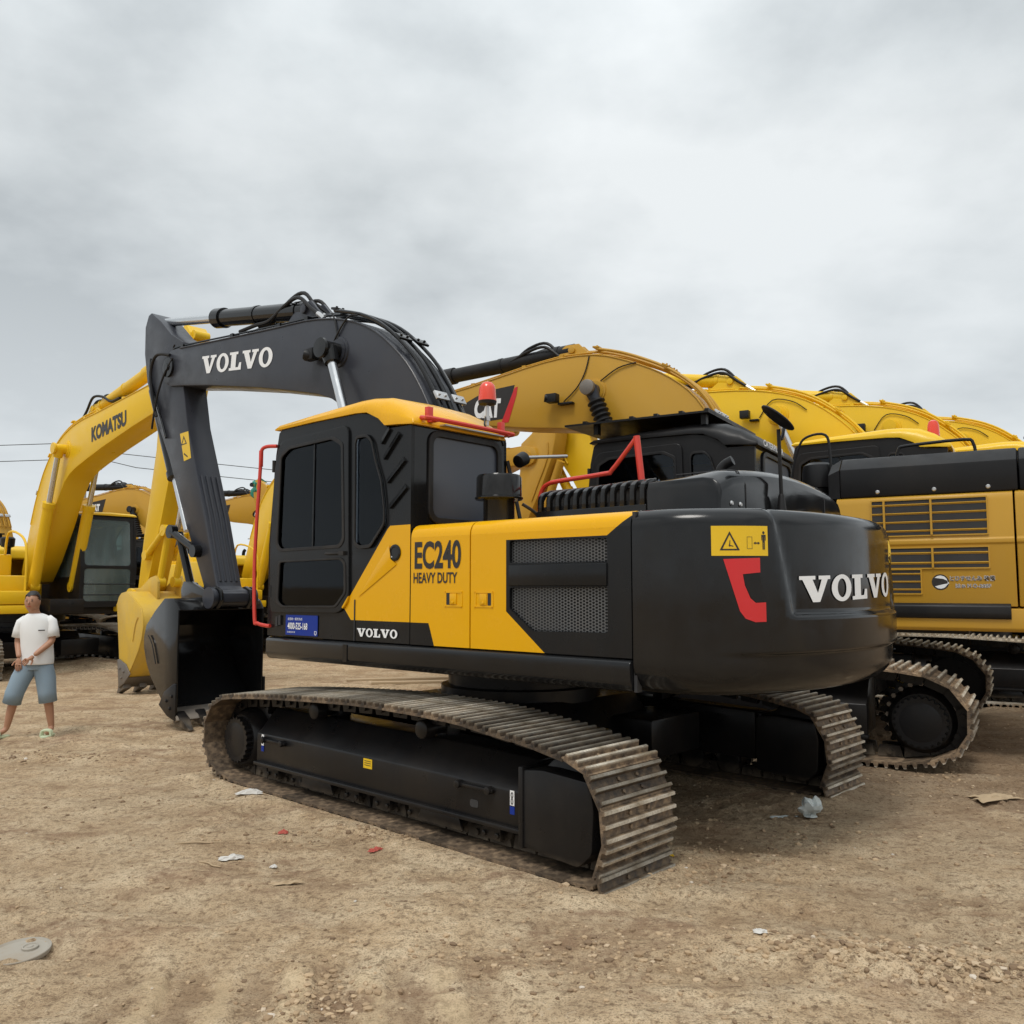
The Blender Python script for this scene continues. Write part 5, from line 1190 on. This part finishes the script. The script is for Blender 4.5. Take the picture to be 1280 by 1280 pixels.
# soil is paler on high spots and darker in hollows
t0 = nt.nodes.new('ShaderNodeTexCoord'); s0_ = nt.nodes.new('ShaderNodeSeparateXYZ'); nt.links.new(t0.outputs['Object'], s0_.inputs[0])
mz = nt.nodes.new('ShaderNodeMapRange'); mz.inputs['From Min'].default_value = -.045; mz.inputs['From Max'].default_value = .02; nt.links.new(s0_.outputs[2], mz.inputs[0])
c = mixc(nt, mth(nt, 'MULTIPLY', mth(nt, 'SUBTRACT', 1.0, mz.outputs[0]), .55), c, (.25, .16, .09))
# shade between the tracks and towards the tan machine, painted into the soil colour
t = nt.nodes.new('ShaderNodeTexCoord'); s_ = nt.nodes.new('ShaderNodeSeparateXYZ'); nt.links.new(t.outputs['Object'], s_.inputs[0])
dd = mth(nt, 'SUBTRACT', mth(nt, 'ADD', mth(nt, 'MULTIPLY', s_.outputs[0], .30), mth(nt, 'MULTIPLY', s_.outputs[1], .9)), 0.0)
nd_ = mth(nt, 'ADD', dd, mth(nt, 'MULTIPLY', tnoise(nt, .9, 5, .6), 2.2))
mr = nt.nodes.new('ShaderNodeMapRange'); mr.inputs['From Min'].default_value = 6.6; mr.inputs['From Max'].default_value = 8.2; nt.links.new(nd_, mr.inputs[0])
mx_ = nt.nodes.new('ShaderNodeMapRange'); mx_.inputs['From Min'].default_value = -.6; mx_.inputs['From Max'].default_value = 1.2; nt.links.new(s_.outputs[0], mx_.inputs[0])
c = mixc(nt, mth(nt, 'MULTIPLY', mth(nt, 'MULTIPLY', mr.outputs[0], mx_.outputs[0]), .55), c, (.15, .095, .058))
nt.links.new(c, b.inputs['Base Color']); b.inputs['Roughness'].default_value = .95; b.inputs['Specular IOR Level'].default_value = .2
hsum = mth(nt, 'ADD', mth(nt, 'MULTIPLY', mid, 1.2), mth(nt, 'ADD', mth(nt, 'MULTIPLY', fine, .55), mth(nt, 'MULTIPLY', grit, .22)))
bp = nt.nodes.new('ShaderNodeBump'); bp.inputs['Strength'].default_value = 1.0; bp.inputs['Distance'].default_value = .045
nt.links.new(hsum, bp.inputs['Height']); nt.links.new(bp.outputs[0], b.inputs['Normal'])
MT['dirt'] = m
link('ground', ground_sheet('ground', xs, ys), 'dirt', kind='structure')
m = MB(); m.poly([(-1500, -300, -.12), (1500, -300, -.12), (1500, 2500, -.12), (-1500, 2500, -.12)], [(0, 1, 2, 3)]); m.build('terrain', 'dirt', kind='structure')
# loose stones, clods and dry crumbs
m, nt, b = newmat('stones')
g_ = nt.nodes.new('ShaderNodeNewGeometry'); 
nt.links.new(ramp(nt, g_.outputs['Random Per Island'], [(0, (.17, .11, .065)), (.4, (.32, .22, .13)), (.85, (.46, .33, .20)), (.992, (.52, .40, .27)), (1, (.62, .57, .50))]), b.inputs['Base Color']); b.inputs['Roughness'].default_value = .95
MT['stones'] = m
def scatter(name, n, area, rmin, rmax, clusters=None, seed=1, sub=1):
    rnd = random.Random(seed); vs, fs = [], []
    t_ = bmesh.new(); bmesh.ops.create_icosphere(t_, subdivisions=sub, radius=1); t_.verts.ensure_lookup_table()
    tv = [v.co.copy() for v in t_.verts]; tf = [[v.index for v in f.verts] for f in t_.faces]; t_.free()
    for i in range(n):
        if clusters:
            c = rnd.choice(clusters); x = rnd.gauss(c[0], c[2]); y = rnd.gauss(c[1], c[3])
        else:
            q = rnd.random() ** 1.6; y = area[2] + (area[3] - area[2]) * q; x = rnd.uniform(area[0], area[1]) * (y / area[3] * .9 + .25)
        r = rmin + (rmax - rmin) * rnd.random() ** 4; z = gz(x, y) + r * .15
        sx, sy, sz = rnd.uniform(.7, 1.3), rnd.uniform(.7, 1.3), rnd.uniform(.35, .8); a = rnd.uniform(0, 6.28); c_, s__ = math.cos(a), math.sin(a)
        b0 = len(vs)
        for v in tv:
            k = rnd.uniform(.75, 1.2); X, Y_, Z = v.x * r * sx * k, v.y * r * sy * k, v.z * r * sz * k
            vs.append((x + X * c_ - Y_ * s__, y + X * s__ + Y_ * c_, z + Z))
        fs += [[b0 + j for j in f] for f in tf]
    me = bpy.data.meshes.new(name); me.from_pydata(vs, [], fs); return link(name, me, 'stones', None, None, 'stuff')
g1 = scatter('loose_gravel', 14000, (-7, 7, 2.3, 12), .002, .014, seed=3); tag(g1, 'fine loose gravel and crumbs spread over the dirt yard', 'gravel')
g2 = scatter('dirt_clods', 5200, None, .003, .022, [(1.95, 3.75, .30, .12), (2.0, 3.7, .22, .08), (1.7, 3.85, .3, .1), (1.5, 4.0, .25, .10), (-.75, 3.45, .10, .16), (.85, 5.1, .30, .18), (1.7, 5.5, .5, .3), (-1.5, 6.9, .9, .25), (-.9, 5.7, .5, .12), (-4.3, 8.3, .45, .12), (.35, 3.9, .5, .15), (3.2, 7.2, .6, .5)], 5); tag(g2, 'broken clods of brown earth lying in loose patches', 'clods')

# ------------------------------------------------------------------ small litter
def gpos(x, y, dz=0): return (x, y, gz(x, y) + dz)
def crumpled(name, loc, rx, ry, hz, mat, label, cat, seed=0, rot=0):
    rnd = random.Random(seed); m = MB(); N = 9; rows = []
    for i in range(N):
        r = []
        for j in range(N):
            u, v = i / (N - 1) * 2 - 1, j / (N - 1) * 2 - 1
            r.append((u * rx * (1 + .25 * rnd.uniform(-1, 1)), v * ry * (1 + .25 * rnd.uniform(-1, 1)), hz * max(0, (1 - u * u) * (1 - v * v)) ** .6 * rnd.uniform(.3, 1.2) + .004 + rnd.uniform(0, .006)))
        rows.append(r)
    m.grid(rows); me = m.mesh(name=name, flat=True)
    md = link(name, me, mat); md.location = gpos(*loc); md.rotation_euler = (0, 0, rot); tag(md, label, cat)
    s2 = md.modifiers.new('thickness', 'SOLIDIFY'); s2.thickness = .0015
    return md
MT['paper'] = paint('white_paper', (.62, .60, .56), .8, 0, .15, bump=.1); MT['pale_plastic'] = paint('pale_grey_plastic', (.58, .62, .60), .35, .1, .08)
MT['card'] = paint('cardboard', (.42, .31, .19), .9, 0, .1); MT['redscrap'] = paint('red_scrap', (.45, .07, .05), .7, 0, .2)
bagm = MB()
rnd = random.Random(4)
rows = []
for i in range(7):
    t_ = i / 6; rows.append([(-.26 + t_ * .20 + .012 * rnd.uniform(-1, 1), .03 * (j / 4 - .5) * 2 * (1 - .3 * t_) + .01 * t_, .006 + .012 * rnd.random()) for j in range(5)])
bagm.grid(rows)
bagm.ball((.02, 0, .075), .075, 3, (1.25, .9, .95))
for v in bagm.bm.verts:
    if v.co.z > .02:
        k_ = abs(noise.noise(v.co * 26 + Vector((4, 4, 4)))); v.co += (v.co - Vector((.02, 0, .04))).normalized() * (.055 * noise.noise(v.co * 14) - .05 * k_) + Vector((rnd.uniform(-1, 1), rnd.uniform(-1, 1), rnd.uniform(-1, 1))) * .004
bag = link('plastic_bag', bagm.mesh(name='plastic_bag', flat=True), 'pale_plastic'); bag.location = gpos(2.07, 6.2); tag(bag, 'crumpled pale plastic bag on the dirt beside the far track', 'plastic bag')
crumpled('cardboard_scrap', (3.63, 6.68), .17, .09, .02, 'card', 'flat torn cardboard lying near the right edge', 'cardboard', 2, .3)
crumpled('paper_scrap', (-1.66, 5.26), .065, .03, .02, 'paper', 'crumpled white paper on the dirt left of the near track', 'paper', 3, .4)
crumpled('red_scrap', (-1.49, 5.78), .03, .022, .02, 'redscrap', 'small red plastic scrap nearest the front of the near track', 'scrap', 6)
crumpled('red_scrap', (-.83, 5.42), .045, .02, .018, 'redscrap', 'red plastic scrap close to the track edge, right of the smaller one', 'scrap', 7, .6)
crumpled('paper_scrap', (-1.38, 5.15), .02, .018, .012, 'paper', 'small pale paper bit right of the larger crumpled paper', 'paper', 8)
crumpled('plaster_chip', (1.12, 4.05), .03, .02, .015, 'paper', 'white chips of plaster on the bare dirt lower right', 'chip', 9)
crumpled('paper_scrap', (-2.0, 6.75), .09, .04, .03, 'paper', 'dirty white rag beside the front end of the near track', 'rag', 10, .2)
crumpled('yellow_scrap', (.93, 5.25), .022, .02, .02, 'dyellow', 'tiny yellow wrapper behind the near track', 'wrapper', 12)
crumpled('cardboard_scrap', (-1.22, 4.83), .08, .02, .012, 'card', 'narrow brown bark strip on the dirt', 'bark', 13, .3)
for i, (x, y, a, L_, lab) in enumerate(((-3.55, 5.55, 1.3, .14, 'thin pale stick lying upright in view on the left dirt'), (-1.95, 5.55, .1, .3, 'long thin twig left of the near track'), (-1.75, 5.15, -.6, .18, 'short bent twig beside the crumpled paper'))):
    m = MB(); m.tube([(-L_ / 2, 0, .006), (-.1 * L_, .008, .010), (L_ * .2, -.004, .008), (L_ / 2, .012, .006)], .005, 6, 3); o = m.build('stick', 'card'); o.location = gpos(x, y); o.rotation_euler = (0, 0, a); tag(o, lab, 'stick')
# drum lid at the lower left
m = MB(); m.lathe((0, 0, 0), (0, 0, 1), [(0, .125), (.010, .130), (.020, .130), (.022, .124), (.016, .118), (.016, .06), (.018, .03)], 48); lid = m.build('drum_lid', 'lid')
lid.location = gpos(-2.19, 3.99, .016); lid.rotation_euler = (R(3), R(-2), 0); tag(lid, 'round grey drum lid half sunk in the dirt at the lower left corner', 'lid')
m = MB(); m.lathe((.035, .03, .016), (0, 0, 1), [(0, .034), (.010, .034), (.012, .028), (.008, .026), (.008, .014), (.012, .012)], 28); m.build('bung', 'lid', lid)
m = MB(); m.tube([(.128 * math.cos(2 * math.pi * k / 40), .128 * math.sin(2 * math.pi * k / 40), .020) for k in range(41)], .004, 6, 1); m.build('lid_rim', 'lid', lid)
# planks and scrap seen below the machine, beyond it
for i, (x, y, a, lab) in enumerate(((-1.75, 15.2, .25, 'long pale plank lying beyond the black machine'), (-1.55, 14.7, .18, 'shorter pale plank in front of the long one'))):
    m = MB(); m.box(-1.1 + i * .3, 1.1, -.09, .09, 0, .045); o = m.build('plank', 'card', None, .006); o.location = gpos(x, y); o.rotation_euler = (0, 0, a); tag(o, lab, 'plank')

# ------------------------------------------------------------------ utility pole and wires
m = MB(); m.cyl((0, 0, -.2), (0, 0, 9.8), .17, .10, n=14); pole = m.build('pole_shaft', 'concrete')
up = empty('utility_pole', (-24.9, 50, 0), .2); tag(up, 'slim grey utility pole beyond the yellow machines on the left', 'pole'); pole.parent = up
for z in (9.3, 8.4):
    m = MB(); m.box(-.9, .9, -.05, .05, z, z + .10); ca_ = m.build('cross_arm', 'concrete', up)
    for x in (-.8, 0, .8): 
        m = MB(); m.lathe((x, 0, z + .10), (0, 0, 1), [(0, .03), (.04, .06), (.08, .04), (.12, .06), (.16, .03)], 12); m.build('insulator', 'concrete', ca_)
for x, z, lab in ((-.8, 9.6, 'upper power line crossing the sky left of the black arm'), (.8, 8.7, 'lower power line crossing the sky left of the black arm')):
    m = MB(); P = []
    for k in range(25):
        t_ = k / 24; P.append((-85 + 60 * t_, 47 + 3 * t_, z + .35 - 1.6 * math.sin(math.pi * t_) * .5))
    P2 = []
    for k in range(25):
        t_ = k / 24; P2.append((-25 + 50 * t_, 50 + 10 * t_, z + .05 - 2.6 * t_ - 1.2 * math.sin(math.pi * t_) * .5))
    m.tube([(p[0] + x, p[1], p[2]) for p in P] + [(p[0] + x, p[1], p[2]) for p in P2[1:]], .022, 5, 1); o = m.build('power_line', 'rubber'); tag(o, lab, 'power line')

# ------------------------------------------------------------------ walking man
def skin_body(name, verts, edges, radii, mat, parent, root=0, sub=2):
    me = bpy.data.meshes.new(name); me.from_pydata(verts, edges, []); o = bpy.data.objects.new(name, me); COL.objects.link(o)
    md = o.modifiers.new('skin', 'SKIN'); md.use_smooth_shade = True
    for i, r in enumerate(radii):
        sv = me.skin_vertices[0].data[i]; sv.radius = r if isinstance(r, tuple) else (r, r); sv.use_root = (i == root)
    s2 = o.modifiers.new('sub', 'SUBSURF'); s2.levels = sub; s2.render_levels = sub
    bpy.context.view_layer.update()
    ev = o.evaluated_get(bpy.context.evaluated_depsgraph_get()); me2 = bpy.data.meshes.new_from_object(ev); bpy.data.objects.remove(o)
    me2.materials.clear(); return link(name, me2, mat, parent)
MT['skin'] = paint('skin', (.42, .215, .13), .5, 0, 0, bump=0); MT['hair'] = paint('black_hair', (.012, .011, .011), .6, 0, 0, bump=.1)
MT['shirt'] = paint('white_cotton', (.78, .78, .77), .85, 0, .02, bump=.05); MT['denim'] = paint('faded_denim', (.23, .31, .38), .85, 0, .12, bump=.08); MT['slipper'] = paint('pale_green_rubber', (.55, .62, .42), .5, 0, .05)
man = empty('person', (-5.13, 9.42, 0), R(12), .905); tag(man, 'man in white t-shirt, denim shorts and pale slippers walking to the left', 'person')
# local axes: +x to the photo's right, -y towards the camera, height 1.70
chain = {}
V_, E_, Rr_ = [], [], []
def nd(p, r, par=None):
    V_.append(p); Rr_.append(r)
    if par is not None: E_.append((par, len(V_) - 1))
    return len(V_) - 1
pel = nd((0, 0, .92), (.115, .09)); wai = nd((-.005, 0, 1.05), (.11, .085), pel); che = nd((-.01, -.01, 1.24), (.125, .085), wai); top_ = nd((-.015, -.01, 1.36), (.075, .06), che)
nk = nd((-.035, -.02, 1.45), .05, top_); hd0 = nd((-.05, -.035, 1.51), (.064, .074), nk); hd1 = nd((-.058, -.045, 1.58), (.074, .088), hd0); hd2 = nd((-.06, -.04, 1.63), (.062, .075), hd1)
# right-side (photo right) arm swings across the belly; other arm behind
sr = nd((.14, -.01, 1.345), .048, top_); er = nd((.185, -.06, 1.12), .042, sr); wr = nd((.03, -.20, .96), .028, er)
sl = nd((-.17, .0, 1.335), .048, top_); el_ = nd((-.215, .02, 1.11), .042, sl); wl_ = nd((-.155, -.11, .93), .028, el_)
# legs: photo-right leg trails, photo-left leg leads
hr = nd((.09, 0, .84), .095, pel); kr = nd((.15, -.03, .47), .058, hr); cr_ = nd((.17, .0, .30), .052, kr); ar_ = nd((.195, .02, .09), .034, cr_); fr_ = nd((.185, -.12, .035), (.042, .028), ar_)
hl = nd((-.09, 0, .84), .095, pel); kl = nd((-.20, -.04, .47), .058, hl); cl_ = nd((-.245, -.02, .30), .052, kl); al = nd((-.29, .0, .09), .034, cl_); fl_ = nd((-.37, -.08, .035), (.042, .028), al)
body = skin_body('body', V_, E_, Rr_, 'skin', man)
def hand(wp, d, sgn):
    """palm with four curled fingers and a thumb, grown from the wrist"""
    wp = Vector(wp); d = Vector(d).normalized(); side = d.cross(Vector((0, -1, .2))).normalized() * sgn; nrm = d.cross(side).normalized()
    vs = [tuple(wp), tuple(wp + d * .045), tuple(wp + d * .085)]; ed = [(0, 1), (1, 2)]; rd = [(.024, .022), (.036, .018), (.036, .016)]
    for k, L_ in enumerate((.070, .078, .072, .056)):
        off = side * (-.027 + k * .018); b0 = len(vs); p = wp + d * .085 + off
        for q, (t_, cu) in enumerate(((.0, 0), (.4, .008), (.75, .022), (1.0, .040))):
            vs.append(tuple(p + d * L_ * t_ * (1 - .15 * t_) + nrm * cu * sgn)); rd.append(.0095 - q * .0008)
        ed += [(2, b0), (b0, b0 + 1), (b0 + 1, b0 + 2), (b0 + 2, b0 + 3)]
    b0 = len(vs); p = wp + d * .03 - side * .03
    for q in range(3): vs.append(tuple(p - side * (.012 + .015 * q) + d * (.012 + .022 * q) + nrm * .006 * q * sgn)); rd.append(.011 - q * .001)
    ed += [(1, b0), (b0, b0 + 1), (b0 + 1, b0 + 2)]
    return skin_body('hand', vs, ed, rd, 'skin', body, 0, 2)
hand((.03, -.20, .96), (-.75, -.25, -.6), 1); hand((-.155, -.11, .93), (.05, -.3, -.9), -1)
# head details
def bead(name, c, r, sc, mat, par, sub=2): m = MB(); m.ball(c, r, sub, sc); return m.build(name, mat, par)
hx, hy, hz_ = -.058, -.045, 1.585
head = bead('head', (hx, hy, hz_ - .005), .1, (.80, .93, 1.16), 'skin', body, 3)
bead('nose', (hx - .012, hy - .098, hz_ - .014), .016, (.85, 1, 1.25), 'skin', body); 
for sx in (-1, 1):
    bead('ear', (hx + sx * .079, hy + .005, hz_ - .005), .024, (.35, .7, 1.2), 'skin', body)
    bead('eye', (hx - .008 + sx * .030, hy - .091, hz_ + .012), .008, (1.4, .6, .6), 'darkdecal', body); bead('eyebrow', (hx - .008 + sx * .031, hy - .090, hz_ + .034), .009, (1.5, .45, .22), 'hair', body)
bead('mouth', (hx - .01, hy - .083, hz_ - .052), .016, (1.4, .5, .32), 'redscrap', body)
hm = MB(); hm.ball((hx + .002, hy + .012, hz_ + .035), .1, 3, (.85, .95, .98))
for v in hm.bm.verts: v.co += v.co.normalized() * 0 + Vector((noise.noise(v.co * 60), noise.noise(v.co * 60 + Vector((3, 1, 2))), noise.noise(v.co * 60 + Vector((8, 5, 1))))) * .007
bmesh.ops.delete(hm.bm, geom=[v for v in hm.bm.verts if (v.co.y < hy - .052 and v.co.z < hz_ + .062) or v.co.z < hz_ - .02 or (v.co.z < hz_ + .03 and v.co.y < hy - .01)], context='VERTS')
hm.build('hair', 'hair', body, angle=180)
# shirt: a loose surface of rings round the trunk, plus sleeves
def rings(name, secs, mat, par, n=28, wob=.006, seed=1):
    m = MB(); rows = []
    for k, (c, a, b_, tilt) in enumerate(secs):
        r = []
        for j in range(n):
            t_ = 2 * math.pi * j / n; w_ = 1 + wob * 6 * noise.noise(Vector((math.cos(t_) * 1.5, math.sin(t_) * 1.5, k * .6 + seed)))
            r.append((c[0] + a * w_ * math.cos(t_), c[1] + b_ * w_ * math.sin(t_), c[2] + tilt * math.cos(t_)))
        rows.append(r)
    m.grid(rows, True); o = m.build(name, mat, par, angle=180); s2 = o.modifiers.new('thickness', 'SOLIDIFY'); s2.thickness = .006; s2.offset = 1
    s3 = o.modifiers.new('sub', 'SUBSURF'); s3.levels = 1; s3.render_levels = 1; return o
rings('t_shirt', [((.01, 0, .845), .178, .145, 0), ((.01, 0, .90), .176, .143, 0), ((.005, 0, 1.0), .170, .135, 0), ((0, -.005, 1.10), .170, .130, 0), ((-.005, -.01, 1.22), .182, .132, 0), ((-.01, -.01, 1.32), .190, .120, 0), ((-.012, -.01, 1.385), .172, .105, 0), ((-.02, -.012, 1.425), .115, .085, 0), ((-.03, -.015, 1.445), .070, .065, 0)], 'shirt', man, wob=.010)
def limb(name, pts, mat, par, wob=.012, seed=1):
    m = MB(); rows = []; n = 20
    for k, (c, r) in enumerate(pts):
        c = Vector(c); a = Vector(pts[max(k - 1, 0)][0]); b_ = Vector(pts[min(k + 1, len(pts) - 1)][0]); d = (b_ - a).normalized(); q = d.to_track_quat('Z', 'Y')
        rows.append([c + q @ Vector((r * (1 + wob * 5 * noise.noise(Vector((math.cos(2 * math.pi * j / n) * 1.4, math.sin(2 * math.pi * j / n) * 1.4, k * .8 + seed)))) * math.cos(2 * math.pi * j / n), r * math.sin(2 * math.pi * j / n), 0)) for j in range(n)])
    m.grid(rows, True); o = m.build(name, mat, par, angle=180); s2 = o.modifiers.new('thickness', 'SOLIDIFY'); s2.thickness = .005; s2.offset = 1; return o
limb('sleeve', [((.10, -.01, 1.375), .060), ((.145, -.015, 1.34), .066), ((.172, -.03, 1.25), .064), ((.186, -.045, 1.165), .066)], 'shirt', man)
limb('sleeve', [((-.12, -.005, 1.37), .060), ((-.172, 0, 1.33), .066), ((-.198, .01, 1.25), .064), ((-.213, .015, 1.165), .066)], 'shirt', man, seed=4)
limb('shorts_leg', [((.06, 0, .90), .100), ((.08, 0, .80), .108), ((.115, -.01, .68), .105), ((.14, -.025, .52), .096), ((.155, -.02, .40), .094)], 'denim', man, seed=2)
limb('shorts_leg', [((-.06, 0, .90), .100), ((-.09, -.01, .80), .108), ((-.15, -.025, .68), .105), ((-.205, -.04, .52), .098), ((-.235, -.03, .40), .097)], 'denim', man, seed=6)
rings('shorts_waist', [((0, 0, .78), .155, .118, 0), ((0, 0, .85), .158, .120, 0), ((0, 0, .93), .150, .118, 0)], 'denim', man)
for (cx__, cy__, a) in ((.187, -.05, 0.05), (-.33, -.035, .75)):
    m = MB(); m.prism(roundpoly([(-.048, .09), (.048, .09), (.055, -.12), (.03, -.17), (-.03, -.17), (-.055, -.12)], .03, 4), 0, .028, 'z'); me = m.mesh(.006, name='slipper'); me.transform(Matrix.Translation((cx__, cy__, .0)) @ Matrix.Rotation(-a, 4, 'Z')); sl_ = link('slipper', me, 'slipper', man)
    for yy in (-.05, -.10):
        m = MB(); m.tube([(-.055, yy, .02), (-.045, yy, .075), (0, yy, .088), (.045, yy, .075), (.055, yy, .02)], .014, 8, 4); me = m.mesh(name='strap'); me.transform(Matrix.Translation((cx__, cy__, .0)) @ Matrix.Rotation(-a, 4, 'Z')); link('strap', me, 'slipper', sl_)
m = MB(); m.box(0, .07, 0, .012, 0, .002); link('shirt_print', m.mesh(name='shirt_print'), 'darkdecal', man, frame_mtx((.05, -.150, 1.245), (1, .3, 0), (0, 0, 1)))
